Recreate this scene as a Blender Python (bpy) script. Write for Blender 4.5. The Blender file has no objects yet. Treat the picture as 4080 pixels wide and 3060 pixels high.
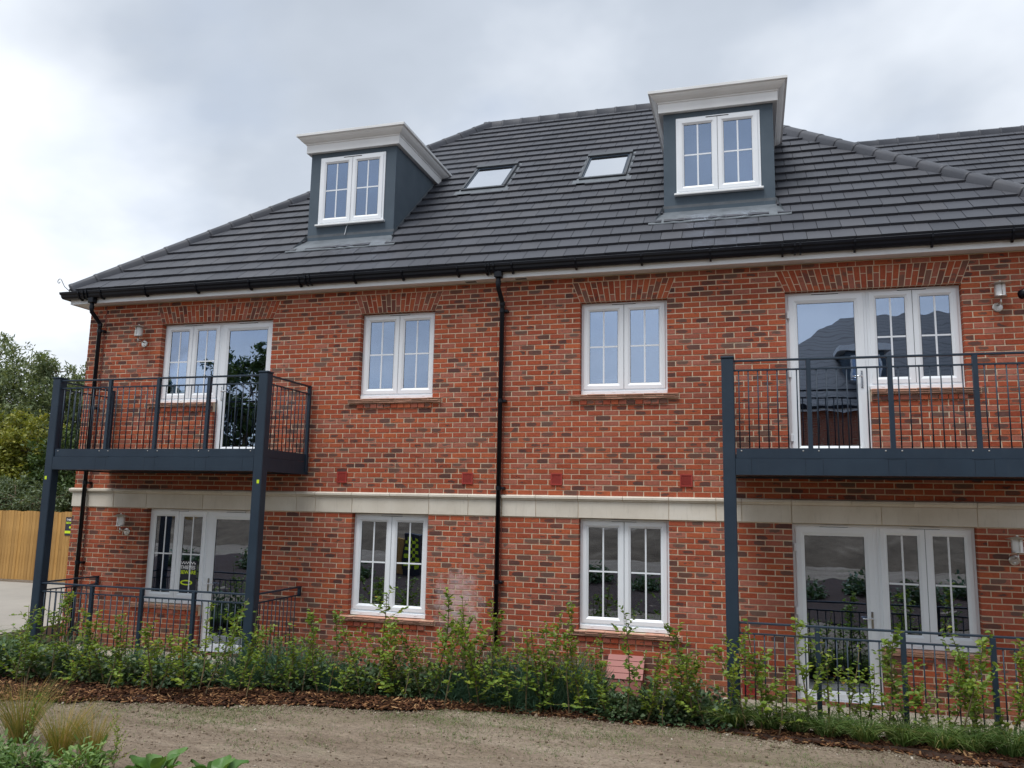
import bpy, math, random
import numpy as np
from mathutils import Matrix, Vector
random.seed(11)
rng = np.random.default_rng(7)
S = bpy.context.scene
COL = S.collection
rad = math.radians

# ------------------------------------------------------------------ camera
cam = bpy.data.cameras.new('camera'); camo = bpy.data.objects.new('camera', cam); COL.objects.link(camo)
S.camera = camo
CAM = Vector((3.4308, -11.297, -0.131))
YAW, PITCH, ROLL = rad(-16.351), rad(8.399), rad(1.0903)
fw = Vector((math.sin(YAW)*math.cos(PITCH), math.cos(YAW)*math.cos(PITCH), math.sin(PITCH)))
rt0 = Vector((math.cos(YAW), -math.sin(YAW), 0)); up0 = rt0.cross(fw)
rt = math.cos(ROLL)*rt0 + math.sin(ROLL)*up0
up = -math.sin(ROLL)*rt0 + math.cos(ROLL)*up0
M = Matrix((rt, up, -fw)).transposed().to_4x4(); M.translation = CAM
camo.matrix_world = M
cam.sensor_fit = 'HORIZONTAL'; cam.sensor_width = 36.0; cam.lens = 28.60
cam.clip_start = 0.05; cam.clip_end = 2000

def project(p):
    d = Vector(p) - CAM; w = d.dot(fw)
    if w <= 0: return None
    return (0.5 + d.dot(rt)/w*0.79443, 0.5 - d.dot(up)/w*0.79443*4/3, w)

# ------------------------------------------------------------------ world, sun, exposure
SUN_EL, SUN_AZ = rad(66), rad(203)      # azimuth measured from +Y clockwise: the sun is behind the photographer
wd = bpy.data.worlds.new('World'); S.world = wd; wd.use_nodes = True
nt = wd.node_tree; nt.nodes.clear()
def WN(t, **k):
    n = nt.nodes.new(t)
    for a, b in k.items(): setattr(n, a, b)
    return n
wl = nt.links.new
out = WN('ShaderNodeOutputWorld'); bg = WN('ShaderNodeBackground'); bg.inputs['Strength'].default_value = 0.1
wl(bg.outputs[0], out.inputs[0])
sky = WN('ShaderNodeTexSky', sky_type='NISHITA', sun_disc=False); sky.sun_elevation = SUN_EL; sky.sun_rotation = SUN_AZ
tc = WN('ShaderNodeTexCoord'); sx = WN('ShaderNodeSeparateXYZ'); wl(tc.outputs['Generated'], sx.inputs[0])
ad = WN('ShaderNodeMath', operation='ADD'); ad.inputs[1].default_value = 0.32
mz = WN('ShaderNodeMath', operation='MAXIMUM'); mz.inputs[1].default_value = 0.0
wl(sx.outputs[2], mz.inputs[0]); wl(mz.outputs[0], ad.inputs[0])
dx = WN('ShaderNodeMath', operation='DIVIDE'); dy = WN('ShaderNodeMath', operation='DIVIDE')
wl(sx.outputs[0], dx.inputs[0]); wl(ad.outputs[0], dx.inputs[1]); wl(sx.outputs[1], dy.inputs[0]); wl(ad.outputs[0], dy.inputs[1])
cx = WN('ShaderNodeCombineXYZ'); wl(dx.outputs[0], cx.inputs[0]); wl(dy.outputs[0], cx.inputs[1]); cx.inputs[2].default_value = 23.9
def wnoise(scale, detail, rough, dist=0.0):
    n = WN('ShaderNodeTexNoise'); n.inputs['Scale'].default_value = scale; n.inputs['Detail'].default_value = detail
    n.inputs['Roughness'].default_value = rough; n.inputs['Distortion'].default_value = dist
    wl(cx.outputs[0], n.inputs['Vector']); return n
n1 = wnoise(0.9, 6, 0.5, 0.12); n2 = wnoise(2.6, 5, 0.5, 0.2)
r1 = WN('ShaderNodeValToRGB'); wl(n1.outputs[0], r1.inputs[0])     # shade of the cloud sheet
r1.color_ramp.elements[0].position = 0.34; r1.color_ramp.elements[0].color = (2.2, 2.47, 2.88, 1)
r1.color_ramp.elements[1].position = 0.66; r1.color_ramp.elements[1].color = (5.6, 5.85, 6.2, 1)
e = r1.color_ramp.elements.new(0.50); e.color = (3.15, 3.47, 3.95, 1)
r2 = WN('ShaderNodeValToRGB'); wl(n2.outputs[0], r2.inputs[0])     # thin places where the blue shows through
r2.color_ramp.elements[0].position = 0.30; r2.color_ramp.elements[0].color = (0.80, 0.80, 0.80, 1)
r2.color_ramp.elements[1].position = 0.50; r2.color_ramp.elements[1].color = (0.97, 0.97, 0.97, 1)
mx = WN('ShaderNodeMix', data_type='RGBA')
wl(r2.outputs[0], mx.inputs[0]); wl(sky.outputs[0], mx.inputs[6]); wl(r1.outputs[0], mx.inputs[7])
wl(mx.outputs[2], bg.inputs[0])

sl = bpy.data.lights.new('sun', 'SUN'); sl.energy = 1.5; sl.angle = rad(28); sl.color = (1.0, 0.985, 0.965)
so = bpy.data.objects.new('sun', sl); COL.objects.link(so)
sd = Vector((math.sin(SUN_AZ)*math.cos(SUN_EL), math.cos(SUN_AZ)*math.cos(SUN_EL), math.sin(SUN_EL)))
so.rotation_euler = sd.to_track_quat('Z', 'Y').to_euler(); so.location = (0, -30, 40)
vs = S.view_settings; vs.view_transform = 'Standard'; vs.look = 'None'; vs.gamma = 1; vs.use_curve_mapping = False
vs.exposure = 0.97
S.cycles.max_bounces = 8; S.cycles.transparent_max_bounces = 24; S.cycles.glossy_bounces = 4
S.cycles.caustics_reflective = False; S.cycles.caustics_refractive = False

# ------------------------------------------------------------------ materials
MT = {}
class NT:
    def __init__(s, name):
        s.m = bpy.data.materials.new(name); s.m.use_nodes = True; s.t = s.m.node_tree; s.t.nodes.clear()
        s.o = s.n('ShaderNodeOutputMaterial'); MT[name] = s.m
    def n(s, t, **k):
        x = s.t.nodes.new(t)
        for a, b in k.items(): setattr(x, a, b)
        return x
    def l(s, a, b): s.t.links.new(a, b)
    def noise(s, scale, detail=4, rough=0.55, coord='Object', stretch=None):
        c = s.n('ShaderNodeTexCoord') if coord != 'World' else s.n('ShaderNodeNewGeometry')
        v = c.outputs[coord if coord != 'World' else 'Position']
        if stretch:
            m = s.n('ShaderNodeMapping'); m.inputs['Scale'].default_value = stretch; s.l(v, m.inputs[0]); v = m.outputs[0]
        x = s.n('ShaderNodeTexNoise'); x.inputs['Scale'].default_value = scale; x.inputs['Detail'].default_value = detail
        x.inputs['Roughness'].default_value = rough; s.l(v, x.inputs['Vector']); return x.outputs[0]
    def ramp(s, src, stops, interp='LINEAR'):
        r = s.n('ShaderNodeValToRGB'); r.color_ramp.interpolation = interp; el = r.color_ramp.elements
        while len(el) < len(stops): el.new(0.5)
        for e, (p, c) in zip(el, stops): e.position = p; e.color = (*c, 1) if len(c) == 3 else c
        s.l(src, r.inputs[0]); return r.outputs[0]
    def mix(s, f, a, b, mode='MIX'):
        x = s.n('ShaderNodeMix', data_type='RGBA', blend_type=mode)
        for i, v in ((0, f), (6, a), (7, b)):
            if hasattr(v, 'is_linked'): s.l(v, x.inputs[i])
            else: x.inputs[i].default_value = v if i == 0 else ((*v, 1) if len(v) == 3 else v)
        return x.outputs[2]
    def math(s, op, a, b=None, c=None, clamp=False):
        x = s.n('ShaderNodeMath', operation=op, use_clamp=clamp)
        for i, v in enumerate((a, b, c)):
            if v is None: continue
            if hasattr(v, 'is_linked'): s.l(v, x.inputs[i])
            else: x.inputs[i].default_value = v
        return x.outputs[0]
    def bump(s, h, strength=0.3, dist=0.01):
        b = s.n('ShaderNodeBump'); b.inputs['Strength'].default_value = strength; b.inputs['Distance'].default_value = dist
        s.l(h, b.inputs['Height']); return b.outputs[0]
    def pbr(s, col, rough=0.6, metal=0.0, normal=None, spec=0.5):
        p = s.n('ShaderNodeBsdfPrincipled')
        for i, v in (('Base Color', col), ('Roughness', rough), ('Metallic', metal), ('Specular IOR Level', spec)):
            if hasattr(v, 'is_linked'): s.l(v, p.inputs[i])
            else: p.inputs[i].default_value = (*v, 1) if i == 'Base Color' else v
        if normal is not None: s.l(normal, p.inputs['Normal'])
        return p
    def out(s, sh): s.l(sh.outputs[0], s.o.inputs[0]); return s.m

def simple(name, col, rough=0.6, metal=0.0, var=0.12, nscale=3.0, bump=0.0, bscale=60.0, spec=0.5, bdist=0.004):
    k = NT(name)
    n = k.noise(nscale, 5, 0.6, 'World')
    c = k.ramp(n, [(0.3, tuple(x*(1-var) for x in col)), (0.7, tuple(min(1, x*(1+var)) for x in col))])
    nb = k.bump(k.noise(bscale, 4, 0.6, 'World'), bump, bdist) if bump else None
    r = k.math('ADD', k.math('MULTIPLY', n, 0.16), rough-0.08)
    return k.out(k.pbr(c, r, metal, nb, spec))

# brick: each brick carries its own place (u, v) and chance numbers in the attribute bk
def brick_mat(name, arch=False):
    k = NT(name)
    at = k.n('ShaderNodeAttribute', attribute_name='bk'); sp = k.n('ShaderNodeSeparateColor'); k.l(at.outputs['Color'], sp.inputs[0])
    u, v, r = sp.outputs[0], sp.outputs[1], sp.outputs[2]
    oi = k.n('ShaderNodeObjectInfo')
    w = k.math('FRACT', k.math('ADD', r, oi.outputs['Random']))
    wn = k.n('ShaderNodeTexWhiteNoise', noise_dimensions='1D'); k.l(k.math('MULTIPLY', w, 913.7), wn.inputs['W'])
    s2 = k.n('ShaderNodeSeparateColor'); k.l(wn.outputs['Color'], s2.inputs[0]); a, b, c = s2.outputs[0], s2.outputs[1], s2.outputs[2]
    red = k.ramp(a, [(0.0, (0.300, 0.064, 0.032)), (0.25, (0.390, 0.092, 0.042)), (0.45, (0.335, 0.080, 0.045)), (0.65, (0.440, 0.112, 0.046)), (0.80, (0.33, 0.10, 0.066)), (0.9, (0.40, 0.145, 0.098)), (1.0, (0.27, 0.085, 0.055))])
    fn = k.noise(38, 5, 0.65, 'World')
    red = k.mix(0.55, red, k.mix(1.0, red, k.ramp(fn, [(0.28, (0.62, 0.62, 0.64)), (0.72, (1.34, 1.3, 1.28))]), 'MULTIPLY'))
    # kiln-dark heart of the flashed bricks
    big = k.noise(0.75, 2, 0.5, 'World')
    du = k.math('ADD', k.math('SUBTRACT', u, 0.5), k.math('MULTIPLY', k.math('SUBTRACT', c, 0.5), 0.5))
    dv = k.math('SUBTRACT', v, k.math('ADD', 0.38, k.math('MULTIPLY', a, 0.3)))
    d2 = k.math('ADD', k.math('POWER', k.math('ABSOLUTE', k.math('MULTIPLY', du, 2.3)), 2.6), k.math('POWER', k.math('ABSOLUTE', k.math('MULTIPLY', dv, 2.0)), 2.6))
    d2 = k.math('ADD', d2, k.math('MULTIPLY', k.math('SUBTRACT', k.noise(26, 3, 0.6, 'World'), 0.5), 1.5))
    size = k.math('MULTIPLY', k.math('POWER', b, 1.6), 1.75)
    core = k.math('MULTIPLY', k.math('SUBTRACT', size, d2), 5.0, clamp=True)
    thr = k.math('ADD', k.math('MULTIPLY', k.math('SUBTRACT', big, 0.5), 0.9), 0.43 if not arch else 0.52)
    pick = k.math('LESS_THAN', k.math('FRACT', k.math('MULTIPLY', w, 57.31)), thr)
    dark = k.math('MULTIPLY', core, k.math('MULTIPLY', pick, 0.8)) if arch else k.math('MULTIPLY', core, pick)
    dcol = k.mix(a, (0.045, 0.040, 0.042), (0.115, 0.088, 0.070))
    col = k.mix(k.math('MULTIPLY', dark, 0.80), red, dcol)
    # pale salts
    gp = k.n('ShaderNodeNewGeometry'); sp3 = k.n('ShaderNodeSeparateXYZ'); k.l(gp.outputs['Position'], sp3.inputs[0])
    ex = k.math('POWER', k.math('MULTIPLY', k.math('ADD', sp3.outputs[0], 0.62), 2.0), 2.0)
    ez = k.math('POWER', k.math('MULTIPLY', k.math('ADD', sp3.outputs[2], 1.55), 1.5), 2.0)
    en = k.noise(7, 4, 0.7, 'World')
    eff = k.math('MULTIPLY', k.math('SUBTRACT', k.math('MULTIPLY', en, 1.9), k.math('ADD', k.math('ADD', ex, ez), 0.35)), 1.5, clamp=True)
    bloom = k.math('MULTIPLY', k.math('SUBTRACT', k.noise(1.7, 6, 0.72, 'World'), 0.56), 2.2, clamp=True)
    col = k.mix(k.math('MULTIPLY', eff, 0.55), col, (0.62, 0.55, 0.55))
    col = k.mix(k.math('MULTIPLY', bloom, 0.28), col, (0.50, 0.34, 0.30))
    smear = k.math('MULTIPLY', k.math('SUBTRACT', k.noise(11, 5, 0.75, 'World', (1, 1, 1.6)), 0.60), 3.0, clamp=True)
    col = k.mix(k.math('MULTIPLY', smear, 0.22), col, (0.56, 0.42, 0.30))
    batch = k.ramp(k.noise(0.55, 3, 0.55, 'World', (1, 1, 2.2)), [(0.3, (0.84, 0.80, 0.80)), (0.5, (1, 1, 1)), (0.7, (1.10, 1.13, 1.16))])
    col = k.mix(1.0, col, batch, 'MULTIPLY')
    splash = k.math('MULTIPLY', k.math('SUBTRACT', k.math('MULTIPLY', en, 0.5), k.math('ADD', sp3.outputs[2], 2.35)), 2.2, clamp=True)
    col = k.mix(k.math('MULTIPLY', splash, 0.45), col, (0.20, 0.145, 0.10))
    nb = k.bump(k.math('ADD', fn, k.math('MULTIPLY', k.noise(140, 3, 0.6, 'World'), 0.6)), 0.55, 0.006)
    return k.out(k.pbr(col, 0.9, 0, nb, 0.22))
brick_mat('brick'); brick_mat('arch_brick', True)
# walls seen only at a distance: brick pattern as a material
k = NT('far_brick')
g = k.n('ShaderNodeNewGeometry'); sp = k.n('ShaderNodeSeparateXYZ'); k.l(g.outputs['Position'], sp.inputs[0])
cb = k.n('ShaderNodeCombineXYZ'); k.l(k.math('ADD', sp.outputs[0], sp.outputs[1]), cb.inputs[0]); k.l(sp.outputs[2], cb.inputs[1])
bt = k.n('ShaderNodeTexBrick'); k.l(cb.outputs[0], bt.inputs['Vector'])
for i, v in (('Color1', (0.33, 0.085, 0.045, 1)), ('Color2', (0.24, 0.075, 0.05, 1)), ('Mortar', (0.40, 0.31, 0.22, 1))): bt.inputs[i].default_value = v
for i, v in (('Scale', 1.0), ('Mortar Size', 0.006), ('Brick Width', 0.225), ('Row Height', 0.075)): bt.inputs[i].default_value = v
k.out(k.pbr(bt.outputs[0], 0.9))

k = NT('mortar')
n = k.noise(9, 5, 0.6, 'World')
c = k.ramp(n, [(0.3, (0.56, 0.445, 0.315)), (0.7, (0.72, 0.60, 0.45))])
k.out(k.pbr(c, 0.95, 0, k.bump(k.noise(220, 3, 0.6, 'World'), 0.5, 0.004), 0.2))
k = NT('stone')
n = k.noise(2.2, 6, 0.6, 'World'); oi = k.n('ShaderNodeObjectInfo')
c = k.ramp(n, [(0.25, (0.60, 0.545, 0.46)), (0.6, (0.71, 0.66, 0.575)), (0.85, (0.74, 0.70, 0.63))])
c = k.mix(0.8, c, k.mix(1.0, c, k.ramp(oi.outputs['Random'], [(0, (0.9, 0.89, 0.87)), (1, (1.05, 1.05, 1.05))]), 'MULTIPLY'))
str_ = k.noise(5, 4, 0.7, 'World', (6, 6, 0.7))
c = k.mix(k.math('MULTIPLY', k.math('SUBTRACT', str_, 0.55), 1.6, clamp=True), c, (0.40, 0.365, 0.31))
k.out(k.pbr(c, 0.85, 0, k.bump(k.noise(160, 3, 0.6, 'World'), 0.3, 0.003), 0.25))

k = NT('roof_tile')
oi = k.n('ShaderNodeObjectInfo'); at = k.n('ShaderNodeAttribute', attribute_name='bk'); sp = k.n('ShaderNodeSeparateColor'); k.l(at.outputs['Color'], sp.inputs[0])
w = k.math('FRACT', k.math('ADD', sp.outputs[2], oi.outputs['Random']))
c = k.ramp(w, [(0, (0.043, 0.047, 0.058)), (0.35, (0.060, 0.065, 0.079)), (0.6, (0.050, 0.054, 0.066)), (0.82, (0.068, 0.071, 0.082)), (1, (0.055, 0.060, 0.073))])
n = k.noise(1.1, 6, 0.65, 'World'); fine = k.noise(120, 3, 0.7, 'World')
c = k.mix(1.0, c, k.ramp(n, [(0.3, (0.84, 0.84, 0.85)), (0.7, (1.16, 1.15, 1.14))]), 'MULTIPLY')
c = k.mix(0.5, c, k.mix(1.0, c, k.ramp(fine, [(0.3, (0.7, 0.7, 0.7)), (0.75, (1.35, 1.35, 1.35))]), 'MULTIPLY'))
st = k.noise(3.5, 5, 0.75, 'World', (3.5, 0.5, 0.5))
c = k.mix(k.math('MULTIPLY', k.math('SUBTRACT', st, 0.66), 2.2, clamp=True), c, (0.24, 0.24, 0.245))
k.out(k.pbr(c, k.math('ADD', k.math('MULTIPLY', fine, 0.15), 0.50), 0, k.bump(fine, 0.25, 0.002), 0.4))
k = NT('far_tile')
g = k.n('ShaderNodeNewGeometry'); sp = k.n('ShaderNodeSeparateXYZ'); k.l(g.outputs['Position'], sp.inputs[0])
fr = k.math('FRACT', k.math('MULTIPLY', sp.outputs[2], 4.7))
c = k.ramp(fr, [(0.0, (0.018, 0.018, 0.02)), (0.16, (0.02, 0.02, 0.022)), (0.22, (0.085, 0.083, 0.087)), (1.0, (0.095, 0.092, 0.095))])
k.out(k.pbr(c, 0.6))
simple('white_upvc', (0.82, 0.855, 0.89), 0.32, var=0.025, nscale=1.5)
simple('white_fascia', (0.82, 0.865, 0.90), 0.4, var=0.03, nscale=1.2)
simple('cornice_white', (0.79, 0.805, 0.81), 0.45, var=0.05, nscale=2.0)
simple('black_plastic', (0.004, 0.0055, 0.010), 0.34, var=0.2, spec=0.28)
simple('seal', (0.02, 0.02, 0.022), 0.6)
simple('sealant', (0.30, 0.075, 0.05), 0.6)
simple('tile_sill', (0.56, 0.30, 0.21), 0.85, var=0.2, nscale=9, bump=0.3)
simple('vent_red', (0.36, 0.04, 0.03), 0.5, var=0.12)
simple('vent_dark', (0.05, 0.008, 0.006), 0.8)
simple('lead', (0.115, 0.132, 0.148), 0.5, var=0.25, nscale=5, bump=0.2, bscale=30)
simple('steel', (0.62, 0.60, 0.57), 0.33, 1.0, var=0.05)
simple('chrome', (0.75, 0.76, 0.78), 0.15, 1.0, var=0.02)
simple('opal', (0.83, 0.83, 0.82), 0.25, var=0.02)
simple('concrete', (0.50, 0.445, 0.36), 0.9, var=0.14, nscale=1.8, bump=0.4, bscale=80)
simple('path_concrete', (0.33, 0.305, 0.265), 0.9, var=0.12, nscale=0.7, bump=0.3, bscale=50)
simple('gas_box', (0.35, 0.135, 0.115), 0.6, var=0.1)
simple('interior', (0.17, 0.165, 0.155), 0.9, var=0.05)
simple('blind', (0.78, 0.79, 0.79), 0.8, var=0.03)
simple('hi_vis', (0.62, 0.80, 0.02), 0.5, var=0.04)
simple('sign_navy', (0.018, 0.020, 0.035), 0.4)
simple('sign_white', (0.8, 0.8, 0.8), 0.5, var=0.02)
simple('skylight_frame', (0.045, 0.052, 0.060), 0.4, var=0.15)
simple('decking', (0.05, 0.05, 0.052), 0.7, var=0.2)
simple('hook_iron', (0.22, 0.22, 0.23), 0.5, 0.7)
# powder-coated anthracite steel
k = NT('anthracite')
n = k.noise(2.5, 5, 0.6, 'World')
c = k.ramp(n, [(0.3, (0.015, 0.029, 0.048)), (0.7, (0.022, 0.040, 0.063))])
st = k.noise(4, 5, 0.7, 'World', (5, 5, 0.5))
c = k.mix(k.math('MULTIPLY', k.math('SUBTRACT', st, 0.60), 0.7, clamp=True), c, (0.10, 0.11, 0.12))
k.out(k.pbr(c, k.math('ADD', k.math('MULTIPLY', st, 0.3), 0.33), 0, k.bump(k.noise(420, 2, 0.5, 'World'), 0.12, 0.001), 0.38))
# dormer render
k = NT('dormer_render')
n = k.noise(1.8, 6, 0.65, 'World'); s_ = k.noise(5, 5, 0.7, 'World', (2.4, 2.4, 0.8))
c = k.ramp(n, [(0.3, (0.070, 0.096, 0.122)), (0.7, (0.092, 0.122, 0.152))])
c = k.mix(k.math('MULTIPLY', k.math('SUBTRACT', s_, 0.62), 1.5, clamp=True), c, (0.23, 0.265, 0.295))
k.out(k.pbr(c, 0.82, 0, k.bump(k.noise(180, 4, 0.6, 'World'), 0.6, 0.004), 0.3))
# double glazing: dark, faintly blue coated panes; tint also stands in for blue sky reflections; slightly wavy
def glass(name, base, tint):
    k = NT(name)
    fr = k.n('ShaderNodeFresnel'); fr.inputs[0].default_value = 1.52
    f = k.math('ADD', k.math('MULTIPLY', fr.outputs[0], 1.9), base, clamp=True)
    gl = k.n('ShaderNodeBsdfGlossy'); gl.inputs['Roughness'].default_value = 0.0; gl.inputs['Color'].default_value = (*tint, 1)
    k.l(k.bump(k.noise(1.7, 2, 0.5, 'World'), 0.10, 0.018), gl.inputs['Normal'])
    tr = k.n('ShaderNodeBsdfTransparent'); tr.inputs[0].default_value = (0.52, 0.57, 0.55, 1)
    m = k.n('ShaderNodeMixShader'); k.l(f, m.inputs[0]); k.l(tr.outputs[0], m.inputs[1]); k.l(gl.outputs[0], m.inputs[2])
    return k.out(m)
glass('glass', 0.31, (0.64, 0.765, 1.0))
glass('roof_glass', 0.45, (0.96, 0.98, 1.0))
# timber fence
def timber(name, lo, hi):
    k = NT(name)
    oi = k.n('ShaderNodeObjectInfo')
    g = k.noise(3.0, 5, 0.65, 'Object', (14, 14, 0.8))
    c = k.ramp(g, [(0.3, lo), (0.7, hi)])
    c = k.mix(1.0, c, k.ramp(oi.outputs['Random'], [(0, (0.78, 0.76, 0.72)), (0.5, (1, 1, 1)), (1, (1.15, 1.12, 1.02))]), 'MULTIPLY')
    kn = k.noise(2.6, 2, 0.5, 'World', (7, 7, 3.2))
    c = k.mix(k.math('MULTIPLY', k.math('SUBTRACT', kn, 0.70), 8, clamp=True), c, (0.12, 0.06, 0.025))
    return k.out(k.pbr(c, 0.8, 0, k.bump(g, 0.3, 0.004), 0.2))
timber('fence_timber', (0.36, 0.20, 0.065), (0.54, 0.325, 0.12))
timber('bark', (0.10, 0.075, 0.05), (0.20, 0.155, 0.11))
timber('twig', (0.10, 0.075, 0.045), (0.20, 0.155, 0.095))
# leaves: lf = (chance, chance, along) per leaf
def leaf_mat(name, stops, trans=0.3, rough=0.5):
    k = NT(name)
    at = k.n('ShaderNodeAttribute', attribute_name='bk'); sp = k.n('ShaderNodeSeparateColor'); k.l(at.outputs['Color'], sp.inputs[0])
    oi = k.n('ShaderNodeObjectInfo')
    w = k.math('FRACT', k.math('ADD', sp.outputs[2], k.math('MULTIPLY', oi.outputs['Random'], 0.12)))
    c = k.ramp(w, stops)
    c = k.mix(0.8, c, k.mix(1.0, c, k.ramp(oi.outputs['Random'], [(0, (0.82, 0.86, 0.9)), (1, (1.16, 1.10, 0.95))]), 'MULTIPLY'))
    p = k.pbr(c, rough, 0, None, 0.35)
    t = k.n('ShaderNodeBsdfTranslucent'); k.l(k.mix(1.0, c, (1.3, 1.25, 0.6), 'MULTIPLY'), t.inputs[0])
    m = k.n('ShaderNodeMixShader'); m.inputs[0].default_value = trans; k.l(p.outputs[0], m.inputs[1]); k.l(t.outputs[0], m.inputs[2])
    return k.out(m)
leaf_mat('leaf_hedge', [(0, (0.085, 0.165, 0.032)), (0.45, (0.175, 0.275, 0.048)), (0.80, (0.29, 0.375, 0.065)), (0.93, (0.34, 0.36, 0.06)), (0.97, (0.36, 0.24, 0.05)), (1.0, (0.32, 0.14, 0.045))], 0.38)
leaf_mat('leaf_bluegreen', [(0, (0.045, 0.105, 0.070)), (0.6, (0.080, 0.165, 0.105)), (1, (0.085, 0.150, 0.080))], 0.2)
leaf_mat('leaf_dark', [(0, (0.045, 0.090, 0.045)), (0.6, (0.085, 0.150, 0.070)), (0.9, (0.14, 0.20, 0.115)), (1, (0.15, 0.15, 0.11))], 0.2)
leaf_mat('leaf_grass', [(0, (0.060, 0.12, 0.03)), (0.6, (0.11, 0.19, 0.05)), (0.9, (0.21, 0.27, 0.10)), (1, (0.34, 0.31, 0.15))], 0.25)
leaf_mat('leaf_gold', [(0, (0.13, 0.20, 0.04)), (0.45, (0.25, 0.26, 0.065)), (0.75, (0.42, 0.31, 0.11)), (1, (0.55, 0.36, 0.16))], 0.3)
leaf_mat('leaf_bright', [(0, (0.09, 0.18, 0.05)), (0.6, (0.15, 0.26, 0.08)), (1, (0.24, 0.34, 0.13))], 0.25)
leaf_mat('leaf_big', [(0, (0.06, 0.14, 0.03)), (0.5, (0.10, 0.21, 0.05)), (1, (0.15, 0.26, 0.08))], 0.25, 0.35)
leaf_mat('leaf_willow', [(0, (0.085, 0.125, 0.065)), (0.6, (0.155, 0.205, 0.11)), (1, (0.25, 0.29, 0.175))], 0.25)
leaf_mat('leaf_yellow', [(0, (0.16, 0.19, 0.04)), (0.6, (0.29, 0.30, 0.055)), (1, (0.42, 0.38, 0.08))], 0.25)
leaf_mat('leaf_tree', [(0, (0.036, 0.068, 0.022)), (0.6, (0.070, 0.118, 0.036)), (1, (0.12, 0.175, 0.06))], 0.2)
# ground
k = NT('soil')
n = k.noise(1.3, 8, 0.68, 'World', (0.55, 2.0, 1)); f = k.noise(26, 6, 0.75, 'World', (0.7, 1.3, 1))
c = k.ramp(n, [(0.26, (0.20, 0.152, 0.112)), (0.5, (0.295, 0.235, 0.178)), (0.72, (0.405, 0.335, 0.262))])
c = k.mix(0.75, c, k.mix(1.0, c, k.ramp(f, [(0.30, (0.35, 0.34, 0.32)), (0.48, (0.95, 0.95, 0.95)), (0.72, (1.40, 1.38, 1.35))]), 'MULTIPLY'))
gr = k.math('MULTIPLY', k.math('SUBTRACT', k.noise(0.9, 4, 0.6, 'World', (0.8, 1.6, 1)), 0.54), 4, clamp=True)
c = k.mix(k.math('MULTIPLY', gr, 0.38), c, (0.13, 0.155, 0.055))
k.out(k.pbr(c, 0.97, 0, k.bump(k.math('ADD', k.noise(14, 6, 0.7, 'World'), k.math('MULTIPLY', f, 0.5)), 1.0, 0.045), 0.1))
k = NT('mulch')
at = k.n('ShaderNodeAttribute', attribute_name='bk'); sp = k.n('ShaderNodeSeparateColor'); k.l(at.outputs['Color'], sp.inputs[0])
c = k.ramp(sp.outputs[2], [(0, (0.032, 0.016, 0.010)), (0.5, (0.070, 0.030, 0.017)), (0.78, (0.13, 0.058, 0.030)), (0.92, (0.26, 0.13, 0.06)), (1, (0.46, 0.28, 0.14))])
k.out(k.pbr(c, 0.9, 0, k.bump(k.noise(90, 4, 0.7, 'World'), 0.5, 0.004), 0.15))
simple('mulch_base', (0.050, 0.026, 0.017), 0.95, var=0.5, nscale=14, bump=1.0, bscale=24, bdist=0.04)
k = NT('stone_chip')
at = k.n('ShaderNodeAttribute', attribute_name='bk'); sp = k.n('ShaderNodeSeparateColor'); k.l(at.outputs['Color'], sp.inputs[0])
k.out(k.pbr(k.ramp(sp.outputs[2], [(0, (0.13, 0.095, 0.066)), (0.6, (0.23, 0.18, 0.13)), (0.93, (0.31, 0.255, 0.195)), (1, (0.5, 0.45, 0.38))]), 0.95, spec=0.15))
k = NT('downlight'); em = k.n('ShaderNodeEmission'); em.inputs[0].default_value = (1, 0.93, 0.8, 1); em.inputs[1].default_value = 6; k.out(em)

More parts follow.
